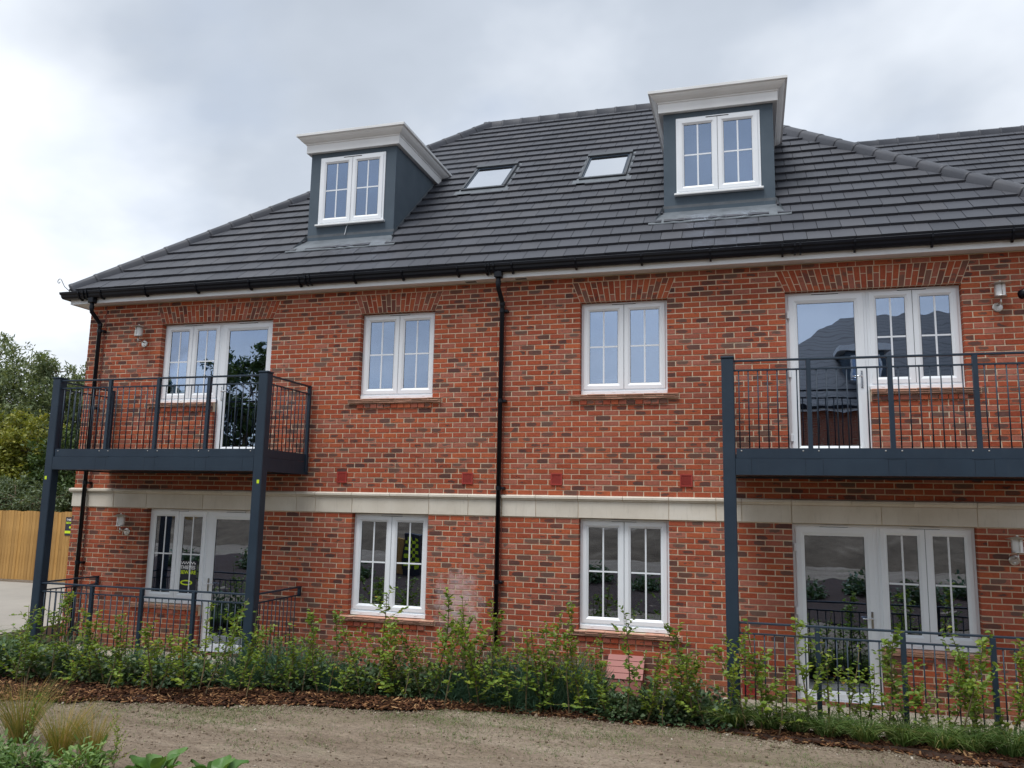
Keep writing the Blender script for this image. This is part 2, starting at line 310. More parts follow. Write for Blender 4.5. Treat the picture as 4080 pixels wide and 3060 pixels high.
# ------------------------------------------------------------------ mesh helpers
WLOC = {}
def wloc(o): return WLOC.get(o.name, Vector((0, 0, 0)))
class MB:
    def __init__(s, sx=1): s.v = []; s.f = []; s.m = []; s.a = []; s.sx = sx
    def add(s, vs, fs, mat=0, a=None):
        b = len(s.v); s.v += [tuple(v) for v in vs]; s.f += [tuple(i+b for i in f) for f in fs]; s.m += [mat]*len(fs)
        if a is not None: s.a += a
        return s
    def box(s, x0, x1, y0, y1, z0, z1, mat=0, ch=0.0):
        if ch <= 0:
            vs = [(x, y, z) for z in (z0, z1) for y in (y0, y1) for x in (x0, x1)]
            return s.add(vs, [(0, 2, 3, 1), (4, 5, 7, 6), (0, 1, 5, 4), (2, 6, 7, 3), (0, 4, 6, 2), (1, 3, 7, 5)], mat)
        c = ch; lv = []
        for z, i in ((z0, c), (z0+c, 0), (z1-c, 0), (z1, c)):
            lv += [(x0+i+ (c if not i else 0), y0+i, z), (x1-i-(c if not i else 0), y0+i, z), (x1-i, y0+i+(c if not i else 0), z), (x1-i, y1-i-(c if not i else 0), z),
                   (x1-i-(c if not i else 0), y1-i, z), (x0+i+(c if not i else 0), y1-i, z), (x0+i, y1-i-(c if not i else 0), z), (x0+i, y0+i+(c if not i else 0), z)]
        fs = [tuple(range(7, -1, -1)), tuple(range(24, 32))]
        for r in range(3):
            for j in range(8): fs.append((r*8+j, r*8+(j+1) % 8, r*8+8+(j+1) % 8, r*8+8+j))
        return s.add(lv, fs, mat)
    def tube(s, pts, r, n=8, mat=0, caps=True):
        pts = [Vector([float(c) for c in p]) for p in pts]; rs = [float(c) for c in r] if hasattr(r, '__len__') else [r]*len(pts); b = []
        q = None
        for i, p in enumerate(pts):
            d = (pts[min(i+1, len(pts)-1)] - pts[max(i-1, 0)]).normalized()
            if q is None: q = Vector((1, 0, 0)) if abs(d.x) < 0.5 else Vector((0, 0, 1))
            q = (q - d*q.dot(d)).normalized(); w = d.cross(q)
            b += [p + rs[i]*(math.cos(2*math.pi*j/n)*q + math.sin(2*math.pi*j/n)*w) for j in range(n)]
        fs = [(i*n+j, i*n+(j+1) % n, (i+1)*n+(j+1) % n, (i+1)*n+j) for i in range(len(pts)-1) for j in range(n)]
        if caps: fs += [tuple(range(n-1, -1, -1)), tuple(range((len(pts)-1)*n, len(pts)*n))]
        return s.add(b, fs, mat)
    def lathe(s, c, prof, n=20, mat=0, axis='z'):
        vs = []
        for r, h in prof:
            for j in range(n):
                a = 2*math.pi*j/n
                vs.append((c[0]+r*math.cos(a), c[1]+r*math.sin(a), c[2]+h) if axis == 'z' else (c[0]+r*math.cos(a), c[1]-h, c[2]+r*math.sin(a)))
        fs = [(i*n+j, i*n+(j+1) % n, (i+1)*n+(j+1) % n, (i+1)*n+j) for i in range(len(prof)-1) for j in range(n)]
        fs += [tuple(range(n-1, -1, -1)), tuple(range((len(prof)-1)*n, len(prof)*n))]
        return s.add(vs, fs, mat)
    def prism_x(s, poly, x0, x1, mat=0):      # poly in (y, z)
        n = len(poly); vs = [(x0, *p) for p in poly] + [(x1, *p) for p in poly]
        return s.add(vs, [tuple(range(n-1, -1, -1)), tuple(range(n, 2*n))] + [(i, (i+1) % n, n+(i+1) % n, n+i) for i in range(n)], mat)
    def prism_y(s, poly, y0, y1, mat=0):      # poly in (x, z)
        n = len(poly); vs = [(p[0], y0, p[1]) for p in poly] + [(p[0], y1, p[1]) for p in poly]
        return s.add(vs, [tuple(range(n)), tuple(range(2*n-1, n-1, -1))] + [(i, n+i, n+(i+1) % n, (i+1) % n) for i in range(n)], mat)
    def sweep_u(s, prof, xl, xr, yf, yb, mat=0, closed=False):   # prof of (out, z) round left side, front and right side
        vs = []
        for o, z in prof:
            b = yb(z) if callable(yb) else yb
            vs += [(xl-o, b, z), (xl-o, yf-o, z), (xr+o, yf-o, z), (xr+o, b, z)]
        n = len(prof); fs = []
        for i in range(n if closed else n-1):
            j = (i+1) % n
            for t in range(3): fs.append((i*4+t, i*4+t+1, j*4+t+1, j*4+t))
        return s.add(vs, fs, mat)
    def build(s, name, mats, parent=None, smooth=False, at=None):
        mats = [mats] if isinstance(mats, str) else mats
        me = bpy.data.meshes.new(name)
        vs, fs = s.v, s.f
        if s.sx < 0: vs = [(-x, y, z) for x, y, z in vs]; fs = [f[::-1] for f in fs]
        me.from_pydata(vs, [], fs)
        for m in mats: me.materials.append(MT[m])
        if len(mats) > 1: me.polygons.foreach_set('material_index', s.m)
        if s.a: setattr4(me, s.a)
        if smooth: me.polygons.foreach_set('use_smooth', [True]*len(fs))
        me.update()
        return link(name, me, parent, at)
def setattr4(me, a):
    at = me.attributes.new('bk', 'FLOAT_COLOR', 'POINT')
    at.data.foreach_set('color', np.asarray(a, np.float32).ravel())
def link(name, me, parent=None, at=None):
    o = bpy.data.objects.new(name, me); COL.objects.link(o)
    base = Vector(at) if at is not None else Vector((0, 0, 0))
    if parent is not None: o.parent = parent; o.location = base - wloc(parent)
    else: o.location = base
    WLOC[o.name] = base
    return o
def thing(name, label, cat, loc=(0, 0, 0), group=None):
    o = bpy.data.objects.new(name, None); COL.objects.link(o); o.location = loc; o.empty_display_size = 0.2
    WLOC[o.name] = Vector(loc); return tag(o, label, cat, group)
def tag(o, label=None, cat=None, group=None, kind=None):
    for k_, v in (('label', label), ('category', cat), ('group', group), ('kind', kind)):
        if v: o[k_] = v
    return o
def part(name, mats, parent, *boxes, sx=1, ch=0.0, smooth=False):
    m = MB(sx)
    for b in boxes: m.box(*b, ch=ch)
    return m.build(name, mats, parent, smooth)
def clip(poly, a, b, c):                       # keep a*x + b*y <= c
    o = []
    for i, p in enumerate(poly):
        q = poly[(i+1) % len(poly)]; dp = a*p[0]+b*p[1]-c; dq = a*q[0]+b*q[1]-c
        if dp <= 0: o.append(p)
        if dp*dq < 0:
            t = dp/(dp-dq); o.append((p[0]+t*(q[0]-p[0]), p[1]+t*(q[1]-p[1])))
    return o
def area(p): return abs(sum(p[i][0]*p[(i+1) % len(p)][1]-p[(i+1) % len(p)][0]*p[i][1] for i in range(len(p))))/2
def text_mesh(txt, size):
    cu = bpy.data.curves.new('t', 'FONT'); cu.body = txt; cu.size = size; cu.extrude = 0.0004; cu.align_x = 'LEFT'
    cu.offset = size*0.025
    o = bpy.data.objects.new('t', cu); COL.objects.link(o)
    dg = bpy.context.evaluated_depsgraph_get(); me = bpy.data.meshes.new_from_object(o.evaluated_get(dg))
    bpy.data.objects.remove(o); bpy.data.curves.remove(cu)
    me.transform(Matrix.Rotation(rad(90), 4, 'X')); return me

# ------------------------------------------------------------------ ground
def ground_z(x, y):
    z = -2.50 + 0.0*x - 0.075*np.clip((y+2.1)/0.6, 0, 1)
    t = np.clip((-3.6-y)/8.0, 0, 1); z = z + 0.72*t
    t2 = np.clip((-12-y)/14.0, 0, 1); z = z + 0.75*t2
    z = z + 0.16*np.clip((-x-8.5)/6, 0, 1)*np.clip((y+6)/6, 0, 1)
    return z
_G = [np.random.default_rng(60+i).normal(0, 1, (64, 64)) for i in range(4)]
def vnoise(x, y, f, g):
    u, v = x*f, y*f; i, j = np.floor(u).astype(int), np.floor(v).astype(int); a, b = u-i, v-j; a = a*a*(3-2*a); b = b*b*(3-2*b)
    w = lambda p, q_: g[p % 64, q_ % 64]
    return (w(i, j)*(1-a)+w(i+1, j)*a)*(1-b)+(w(i, j+1)*(1-a)+w(i+1, j+1)*a)*b
def hnoise(x, y):
    x = np.asarray(x, float); y = np.asarray(y, float)
    return 0.010*vnoise(x*0.6, y*1.6, 1.1, _G[0])+0.0075*vnoise(x*0.7, y*1.5, 3.1, _G[1])+0.006*vnoise(x, y*1.3, 8.3, _G[2])+0.0042*vnoise(x, y, 17.0, _G[3])
def hnoise_old(x, y):
    return (np.sin(x*1.7+0.6*y)*np.sin(y*2.3-0.4*x)*0.014 + np.sin(x*3.1+1.3)*np.sin(y*9.7+x)*0.010 + np.sin(x*8.7-y*3)*np.sin(y*21.1+2*x)*0.006)
xs = np.unique(np.concatenate([np.linspace(-400, -14, 22), np.linspace(-14, -6.5, 60), np.linspace(-6.5, 7.0, 270), np.linspace(9, 400, 22)]))
ys = np.unique(np.concatenate([np.linspace(-400, -14, 22), np.linspace(-14, -7, 15), np.linspace(-7, -4.6, 36), np.linspace(-4.6, -1.6, 90), np.linspace(-1.5, -1, 4), np.linspace(-1, 8, 19), np.linspace(8, 400, 22)]))
X, Y = np.meshgrid(xs, ys); Zg = ground_z(X, Y) + hnoise(X, Y)*np.where((np.abs(X) < 14) & (Y > -8) & (Y < 0), 1, 0)
Zg = np.where(Y > -0.3, Zg-0.12, Zg)
nx, ny = len(xs), len(ys)
idx = np.arange(nx*ny).reshape(ny, nx)
fs = np.stack([idx[:-1, :-1], idx[:-1, 1:], idx[1:, 1:], idx[1:, :-1]], -1).reshape(-1, 4)
me = bpy.data.meshes.new('ground'); me.from_pydata(np.stack([X, Y, Zg], -1).reshape(-1, 3).tolist(), [], fs.tolist())
me.materials.append(MT['soil']); me.polygons.foreach_set('use_smooth', [True]*len(fs))
tag(link('ground', me), kind='structure')

EDGE = [(-14, -5.6), (-9, -4.5), (-5.05, -3.41), (-2.94, -2.84), (-1.37, -2.41), (0.69, -1.83), (2.78, -1.74), (4.6, -2.07), (5.82, -2.28), (8.2, -2.75)]
EX = np.array([p[0] for p in EDGE]); EY = np.array([p[1] for p in EDGE])
def edge_y(x): return np.interp(x, EX, EY) + 0.05*np.sin(np.asarray(x)*3.1) + 0.03*np.sin(np.asarray(x)*7.9+1)
bx = np.linspace(-12, 8, 240); bt = np.linspace(0, 1, 22)
BX, BT = np.meshgrid(bx, bt); BB = np.where(np.abs(BX) > 3.0, np.where(np.abs(BX) > 7.3, -0.3, -1.43), -0.02); BY = edge_y(BX)*(1-BT) + BB*BT
BZ = ground_z(BX, BY) + 0.004 + 0.045*np.clip(BT*14, 0, 1) + 0.5*hnoise(BX*1.7, BY*1.9) + rng.normal(0, 0.006, BX.shape)
nx, ny = len(bx), len(bt); idx = np.arange(nx*ny).reshape(ny, nx)
fs = np.stack([idx[:-1, :-1], idx[:-1, 1:], idx[1:, 1:], idx[1:, :-1]], -1).reshape(-1, 4)
me = bpy.data.meshes.new('planting_bed'); me.from_pydata(np.stack([BX, BY, BZ], -1).reshape(-1, 3).tolist(), [], fs.tolist())
me.materials.append(MT['mulch_base']); me.polygons.foreach_set('use_smooth', [True]*len(fs))
tag(link('planting_bed', me), kind='structure')
def bed_z(x, y): return float(ground_z(np.array(x), np.array(y))) + 0.05

# path on the far left
m = MB(); m.add([(-40, -0.9, -2.30), (-8.1, -0.9, -2.33), (-8.1, 5.3, -2.30), (-40, 5.3, -2.28), (-40, -0.9, -2.6), (-8.1, -0.9, -2.6), (-8.1, 5.3, -2.6), (-40, 5.3, -2.6)],
               [(0, 1, 2, 3), (0, 4, 5, 1), (1, 5, 6, 2), (2, 6, 7, 3), (3, 7, 4, 0)])
tag(m.build('concrete_path', 'path_concrete'), kind='structure')

# ------------------------------------------------------------------ the house
house = thing('brick_house', 'red brick house with dark tiled hip roof, two dormers and white windows', 'house', (0, 0, -2.55))
CR = 7.585
OPEN = []                                       # openings (x0, x1, z0, z1)
for s in (1, -1):
    def o(a, b, c, d): OPEN.append((a, b, c, d) if s > 0 else (-b, -a, c, d))
    o(1.125, 2.3625, 1.425, 2.775); o(1.125, 2.3625, -1.81, -0.31)
    o(3.9375, 4.955, 0.555, 2.775); o(4.955, 6.075, 1.425, 2.775)
    o(3.9375, 4.955, -2.52, -0.31); o(4.955, 6.075, -1.81, -0.31)
ARCH = [(1.125, 2.3625), (-2.3625, -1.125), (3.9375, 6.075), (-6.075, -3.9375)]
TOPZ = 3.155
# mortar sheet with real openings
E_ = 0.004
xe = sorted({-CR+0.004, CR-0.004, *[v for o in OPEN for v in (o[0]-E_, o[1]+E_)]}); ze = sorted({-2.75, TOPZ, *[v for o in OPEN for v in (o[2]-E_, o[3]+E_)]})
m = MB()
for i in range(len(xe)-1):
    for j in range(len(ze)-1):
        cx_, cz_ = (xe[i]+xe[i+1])/2, (ze[j]+ze[j+1])/2
        if any(o[0]-E_ < cx_ < o[1]+E_ and o[2]-E_ < cz_ < o[3]+E_ for o in OPEN): continue
        m.add([(xe[i], 0, ze[j]), (xe[i+1], 0, ze[j]), (xe[i+1], 0, ze[j+1]), (xe[i], 0, ze[j+1])], [(0, 1, 2, 3)])
def has(x, z): return any(o[0] < x < o[1] and o[2] < z < o[3] for o in OPEN)
for o in OPEN:
    a, b, c, d = o[0]-E_, o[1]+E_, o[2]-E_, o[3]+E_; D_ = 0.22
    if not has(a-0.02, (c+d)/2) or True:
        zlo = c
        if has(a-0.02, d-0.1): zlo = None
        if zlo is not None: m.add([(a, 0, c), (a, 0, d), (a, D_, d), (a, D_, c)], [(0, 1, 2, 3)])
    if not has(b+0.02, d-0.1): m.add([(b, 0, c), (b, D_, c), (b, D_, d), (b, 0, d)], [(0, 1, 2, 3)])
    m.add([(a, 0, d), (b, 0, d), (b, D_, d), (a, D_, d)], [(0, 1, 2, 3)])
    m.add([(a, 0, c), (a, D_, c), (b, D_, c), (b, 0, c)], [(0, 1, 2, 3)])
for s in (1, -1):                               # jamb of the door beside the brick under its window
    for z0, z1 in ((0.555, 1.425), (-2.52, -1.81)):
        x = s*(4.955+E_); m.add([(x, 0, z0), (x, 0, z1), (x, 0.22, z1), (x, 0.22, z0)], [(0, 1, 2, 3)])
wall = m.build('wall', 'mortar', house)
# side and back walls (pattern material), with one window in the left side that shows through the corner room
m = MB()
for x in (-CR, CR):
    for y0, y1, z0, z1 in ((0, 2.0, -2.75, TOPZ), (3.2, 10.9, -2.75, TOPZ), (2.0, 3.2, -2.75, 0.9), (2.0, 3.2, 2.6, TOPZ)):
        m.add([(x, y0, z0), (x, y1, z0), (x, y1, z1), (x, y0, z1)], [(0, 1, 2, 3)])
m.add([(-CR, 10.9, -2.75), (CR, 10.9, -2.75), (CR, 10.9, TOPZ), (-CR, 10.9, TOPZ)], [(0, 1, 2, 3)])
m.build('side_wall', 'far_brick', house)

# bricks
def brick_geo(poly, yf, yb, ch, r):
    cx_ = sum(p[0] for p in poly)/len(poly); cz_ = sum(p[1] for p in poly)/len(poly)
    x0, x1 = min(p[0] for p in poly), max(p[0] for p in poly); z0, z1 = min(p[1] for p in poly), max(p[1] for p in poly)
    fx, fz = 1-2*ch/max(x1-x0, 0.02), 1-2*ch/max(z1-z0, 0.02)
    n = len(poly); vs = []
    for (x, z) in poly: vs.append((cx_+(x-cx_)*fx, yf+random.uniform(-.0012, .0012), cz_+(z-cz_)*fz))
    vs += [(x, yf+ch*0.9, z) for x, z in poly] + [(x, yb, z) for x, z in poly]
    fs = [tuple(range(n))]
    for i in range(n):
        j = (i+1) % n; fs.append((i, n+i, n+j, j)); fs.append((n+i, 2*n+i, 2*n+j, n+j))
    W_ = x1-x0; H_ = z1-z0
    a = [((v[0]-x0)/W_*min(1, W_/0.215)+(0 if W_ > 0.19 else 0.25), (v[2]-z0)/H_, r, 1) for v in vs]
    return vs, fs, a
courses = [(k*0.075, k) for k in range(42)] + [(-0.31-(k+1)*0.075, k+1) for k in range(32)]
SILLS = [(o[0], o[1], o[2]) for o in OPEN if abs(o[2]-1.425) < .01 or abs(o[2]+1.81) < .01]
cells = []
G = 0.0066
for z, k_ in courses:
    z0, z1 = z+G, z+0.075-G; zc = z+0.0375
    off = 0.1125 if k_ % 2 else 0.0
    cuts = [-CR, CR, -7.255, 7.255, 0.0]; x = -CR
    edges = np.arange(-36, 37)*0.225 + off
    segs = []
    for e0 in edges:
        a, b = e0, e0+0.225
        for c_ in (-7.255, 7.255):
            if a < c_-0.03 < b-0.06: segs.append((a, c_)); a = c_
        segs.append((a, b))
    for a, b in segs:
        parts_ = [(max(a, -CR), min(b, CR))]
        for o in OPEN:
            if o[2] < zc < o[3]:
                q_ = []
                for p in parts_:
                    if p[1] <= o[0]+1e-6 or p[0] >= o[1]-1e-6: q_.append(p); continue
                    if p[0] < o[0]-1e-6: q_.append((p[0], o[0]))
                    if p[1] > o[1]+1e-6: q_.append((o[1], p[1]))
                parts_ = q_
        for sa, sb, sz in SILLS:                # sill tiles and header course take these places
            ov = 0.155 if sz-0.075 < zc < sz else (0.0 if sz-0.15 < zc < sz-0.075 else None)
            if ov is None: continue
            A, B = sa-ov, sb+ov
            if abs(abs(sa)-4.955) < .01: A = sa
            if abs(abs(sb)-4.955) < .01: B = sb
            q_ = []
            for p in parts_:
                if p[1] <= A or p[0] >= B: q_.append(p); continue
                if p[0] < A: q_.append((p[0], A))
                if p[1] > B: q_.append((B, p[1]))
            parts_ = q_
        for p in parts_:
            if p[1]-p[0] < 0.03: continue
            jx = random.uniform(-.0018, .0018); jz = random.uniform(-.0016, .0016)
            ga = 0.0 if any(abs(p[0]-o[1]) < 1e-4 and o[2] < zc < o[3] for o in OPEN) or p[0] <= -CR+1e-4 else G
            gb = 0.0 if any(abs(p[1]-o[0]) < 1e-4 and o[2] < zc < o[3] for o in OPEN) or p[1] >= CR-1e-4 else G
            xa, xb = p[0]+ga+(jx if ga else 0), p[1]-gb+(jx if gb else 0)
            za, zb = z0+jz+random.uniform(-.001, .001), z1+jz+random.uniform(-.001, .001)
            polys = [[(xa, za), (xb, za), (xb, zb), (xa, zb)]]
            if 2.775 < zc < 3.075:
                for A, B in ARCH:
                    q_ = []
                    for pl in polys:
                        sl_ = 0.118/0.30
                        L = clip(pl, 1, sl_, A-0.004+sl_*2.775); Rr = clip(pl, -1, sl_, -B-0.004+sl_*2.775)
                        for c_ in (L, Rr):
                            if len(c_) >= 3 and area(c_) > 0.0006: q_.append(c_)
                    polys = q_ if q_ else []
            for pl in polys: cells.append((pl, len(pl) == 4 and abs((xb-xa)-(0.225-2*G)) < 0.001 and ga and gb and len(polys) == 1 and area(pl) > 0.0124))
# vents replace brick
VENTS = [(-2.56, 0.228), (-0.53, 0.228), (0.80, 0.228), (2.60, 0.228), (3.36, -2.40), (5.29, -2.40)]
scored = []
for i, (pl, full) in enumerate(cells):
    c_ = (sum(p[0] for p in pl)/len(pl), sum(p[1] for p in pl)/len(pl))
    pr = project((c_[0], 0, c_[1]))
    hid = c_[1] < -1.75 or (0.0 < c_[1] < 0.62 and abs(c_[0]) > 3.0)
    if full and pr and 0.01 < pr[0] < 0.99 and 0 < pr[1] < 1 and not hid: scored.append((pr[2], i))
scored.sort(); pick = {i for _, i in scored[:300]}
variants = []
for q_ in range(24):
    w2, h2 = 0.1125-G, 0.0375-G
    pl = [(-w2+random.uniform(-.001, .001), -h2+random.uniform(-.0012, .0012)), (w2, -h2+random.uniform(-.0012, .0012)), (w2, h2+random.uniform(-.0012, .0012)), (-w2, h2)]
    vs_, fs_, a_ = brick_geo(pl, -0.006, 0.10, 0.0025, random.random())
    me = bpy.data.meshes.new('brick'); me.from_pydata(vs_, [], fs_); me.materials.append(MT['brick']); setattr4(me, a_); variants.append(me)
m = MB()
for i, (pl, full) in enumerate(cells):
    if i in pick:
        c_ = (sum(p[0] for p in pl)/4, sum(p[1] for p in pl)/4)
        link('brick', random.choice(variants), wall, (c_[0], random.uniform(-.0015, .0015), c_[1])); continue
    vs_, fs_, a_ = brick_geo(pl, -0.006+random.uniform(-.0015, .0015), 0.10, 0.0025, random.random()); m.add(vs_, fs_, 0, a_)
tag(m.build('brickwork', 'brick', wall), kind='stuff')
# flat gauged arches
for A, B in ARCH:
    ar = part('arch', 'mortar', house, (A+0.01, B-0.01, -0.001, 0.02, 2.7757, 3.07))
    w = B-A; n = 17 if w < 1.5 else 29
    for i in range(n):
        for lo in (0, 1):
            split = 0.20 if (i % 2) else 0.098
            zz = (2.778, 2.775+split-0.005) if lo == 0 else (2.775+split+0.005, 3.07)
            def xat(t, z): return A + w*t + (t-0.5)*2*0.118*(z-2.775)/0.30
            ta, tb = i/n, (i+1)/n; g_ = 0.006
            pl = [(xat(ta, zz[0])+g_, zz[0]), (xat(tb, zz[0])-g_, zz[0]), (xat(tb, zz[1])-g_, zz[1]), (xat(ta, zz[1])+g_, zz[1])]
            vs_, fs_, a_ = brick_geo(pl, -0.006, 0.10, 0.0025, random.random())
            a_ = [(a[1]*0.9, a[0], a[2], 1) for a in a_]
            mm = MB(); mm.add(vs_, fs_, 0, a_); mm.build('brick', 'arch_brick', ar)
# movement joints
for x in (0.0, -7.255, 7.255):
    part('movement_joint', 'sealant', house, (x-0.006, x+0.006, -0.009, 0.002, -2.6, -0.32), (x-0.006, x+0.006, -0.009, 0.002, 0.005, 3.15))
# stone band
bandp = part('stone_band', 'mortar', house, (-CR-0.004, CR+0.004, -0.012, 0.001, -0.306, -0.003))
fj = [0.004, 0.507, 1.118, 2.365, 2.985, 3.315, 3.938, 5.01, 6.09, 6.744, 7.255, CR+0.02]
cj = [0.004, 0.505, 1.112, 1.74, 2.365, 2.985, 3.316, 3.938, 4.655, 5.385, 6.092, 6.744, 7.255, CR+0.065]
for s in (1, -1):
    for a, b in zip(fj, fj[1:]):
        part('stone_block', 'stone', bandp, (a+0.004, b-0.004, -0.022, 0.0, -0.302, -0.078), sx=s, ch=0.003)
    for a, b in zip(cj, cj[1:]):
        mm = MB(s); mm.prism_x([(0.0, -0.072), (-0.030, -0.072), (-0.034, -0.060), (-0.046, -0.048), (-0.060, -0.042), (-0.060, -0.014), (-0.056, -0.010), (0.0, 0.004)], a+0.0035, b-0.0035)
        mm.build('coping_stone', 'stone', bandp)
# tile sills with header course below
for sa, sb, sz in SILLS:
    A, B = sa-0.15, sb+0.15
    if abs(abs(sa)-4.955) < .01: A = sa+0.004
    if abs(abs(sb)-4.955) < .01: B = sb-0.004
    sill = part('sill', 'mortar', house, (A+0.01, B-0.01, -0.035, 0.10, sz-0.066, sz-0.006))
    for lay, (zz, fr) in enumerate(((sz-0.066, -0.045), (sz-0.040, -0.058), (sz-0.016, -0.066))):
        x = A - (0.09 if lay == 1 else 0)
        while x < B-0.01:
            a, b = max(x, A), min(x+0.262, B)
            if b-a > 0.02:
                t = random.uniform(-.003, .003)
                part('sill_tile', 'tile_sill', sill, (a+0.002, b-0.002, fr+random.uniform(-.006, .006), 0.09, zz+t, zz+0.014+t), ch=0.002)
            x += 0.265
    n = round((sb-sa)/0.1125)
    for i in range(n):
        a, b = sa+(sb-sa)*i/n+0.005, sa+(sb-sa)*(i+1)/n-0.005
        mm = MB(); vs_, fs_, a_ = brick_geo([(a, sz-0.145), (b, sz-0.145), (b, sz-0.080), (a, sz-0.080)], -0.026, 0.08, 0.003, random.random()); mm.add(vs_, fs_, 0, a_)
        mm.build('header_brick', 'brick', sill)
# air vents
for x, z in VENTS:
    m = MB(); h = 0.0825
    m.box(x-h, x+h, -0.022, 0.02, z-h, z-h+0.016).box(x-h, x+h, -0.022, 0.02, z+h-0.016, z+h).box(x-h, x-h+0.016, -0.022, 0.02, z-h+0.016, z+h-0.016).box(x+h-0.016, x+h, -0.022, 0.02, z-h+0.016, z+h-0.016)
    v = m.build('air_vent', 'vent_red', house)
    part('vent_back', 'vent_dark', v, (x-h+0.005, x+h-0.005, -0.0115, 0.0, z-h+0.005, z+h-0.005))
    for i in range(9):
        zz = z-h+0.018+i*0.0145
        m = MB(); m.prism_x([(-0.019, zz), (-0.010, zz+0.009), (-0.010, zz+0.0115), (-0.019, zz+0.005)], x-h+0.016, x+h-0.016); m.build('louvre', 'vent_red', v)

# ------------------------------------------------------------------ windows
def ring(m, x0, x1, z0, z1, w, y0, y1, wb=None, ch=0.0):
    wb = wb or w
    m.box(x0, x1, y0, y1, z1-w, z1, ch=ch).box(x0, x1, y0, y1, z0, z0+wb, ch=ch).box(x0, x0+w, y0, y1, z0+wb, z1-w, ch=ch).box(x1-w, x1, y0, y1, z0+wb, z1-w, ch=ch)
def sash_ring(m, x0, x1, z0, z1, w, yf, yb):     # mitred frame with a chamfered inner lip
    prof = [(0, yf+0.006), (0.006, yf), (w*0.62, yf), (w*0.78, yf+0.008), (w, yf+0.020), (w, yb)]
    vs = []
    for i, y in prof: vs += [(x0+i, y, z0+i), (x1-i, y, z0+i), (x1-i, y, z1-i), (x0+i, y, z1-i)]
    vs += [(x0, yb, z0), (x1, yb, z0), (x1, yb, z1), (x0, yb, z1)]
    n = len(prof); fs_ = []
    for i in range(n-1):
        for t in range(4): fs_.append((i*4+t, i*4+(t+1) % 4, (i+1)*4+(t+1) % 4, (i+1)*4+t))
    for t in range(4): fs_.append((n*4+t, n*4+(t+1) % 4, (t+1) % 4, t))
    m.add(vs, fs_)
def leaf_sash(p, x0, x1, z0, z1, yf, bars, w=0.086):
    m = MB(); sash_ring(m, x0, x1, z0, z1, w, yf, yf+0.055); sh = m.build('sash', 'white_upvc', p)
    gx0, gx1, gz0, gz1 = x0+w, x1-w, z0+w, z1-w
    m = MB(); ring(m, gx0-0.001, gx1+0.001, gz0-0.001, gz1+0.001, 0.005, yf+0.0205, yf+0.030); m.build('seal', 'seal', p)
    part('pane', 'glass', p, (gx0+0.001, gx1-0.001, yf+0.026, yf+0.0275, gz0+0.001, gz1-0.001))
    if bars:
        cx_, cz_ = (gx0+gx1)/2, gz0+(gz1-gz0)*0.505
        part('glazing_bar', 'white_upvc', p, (cx_-0.011, cx_+0.011, yf+0.0225, yf+0.032, gz0, gz1))
        part('glazing_bar', 'white_upvc', p, (gx0, cx_-0.0112, yf+0.0225, yf+0.032, cz_-0.011, cz_+0.011), (cx_+0.0112, gx1, yf+0.0225, yf+0.032, cz_-0.011, cz_+0.011))
def casement(name, parent, x0, x1, z0, z1, y=0.095, sub=0.06, kindpart=True):
    m = MB(); ring(m, x0, x1, z0+sub*0.7, z1, 0.046, y, y+0.07)
    xm = (x0+x1)/2
    m.box(xm-0.02, xm+0.02, y+0.002, y+0.066, z0+sub*0.7+0.046, z1-0.046)
    p = m.build(name, 'white_upvc', parent)
    part('window_board', 'white_upvc', p, (x0+0.003, x1-0.003, y-0.03, y-0.001, z0+0.004, z0+sub), ch=0.004)
    for i in range(4):
        xx = x0+(x1-x0)*(i+0.6)/4.2
        part('drain_cap', 'white_upvc', p, (xx-0.02, xx+0.02, y-0.034, y-0.031, z0+sub*0.55, z0+sub*0.8))
    part('gap_seal', 'seal', p, (xm-0.004, xm+0.004, y-0.002, y+0.0015, z0+sub+0.03, z1-0.034))
    yf = y-0.016
    leaf_sash(p, x0+0.032, xm-0.003, z0+sub+0.022, z1-0.032, yf, True); leaf_sash(p, xm+0.003, x1-0.032, z0+sub+0.022, z1-0.032, yf, True)
    part('trickle_vent', 'white_upvc', p, (xm-0.17, xm+0.17, y-0.024, y-0.001, z1-0.026, z1-0.012))
    part('vent_shadow', 'seal', p, (xm-0.17, xm+0.17, y-0.0225, y-0.001, z1-0.0305, z1-0.0265))  # dark strip laid under the trickle vent as its painted shadow
    return p
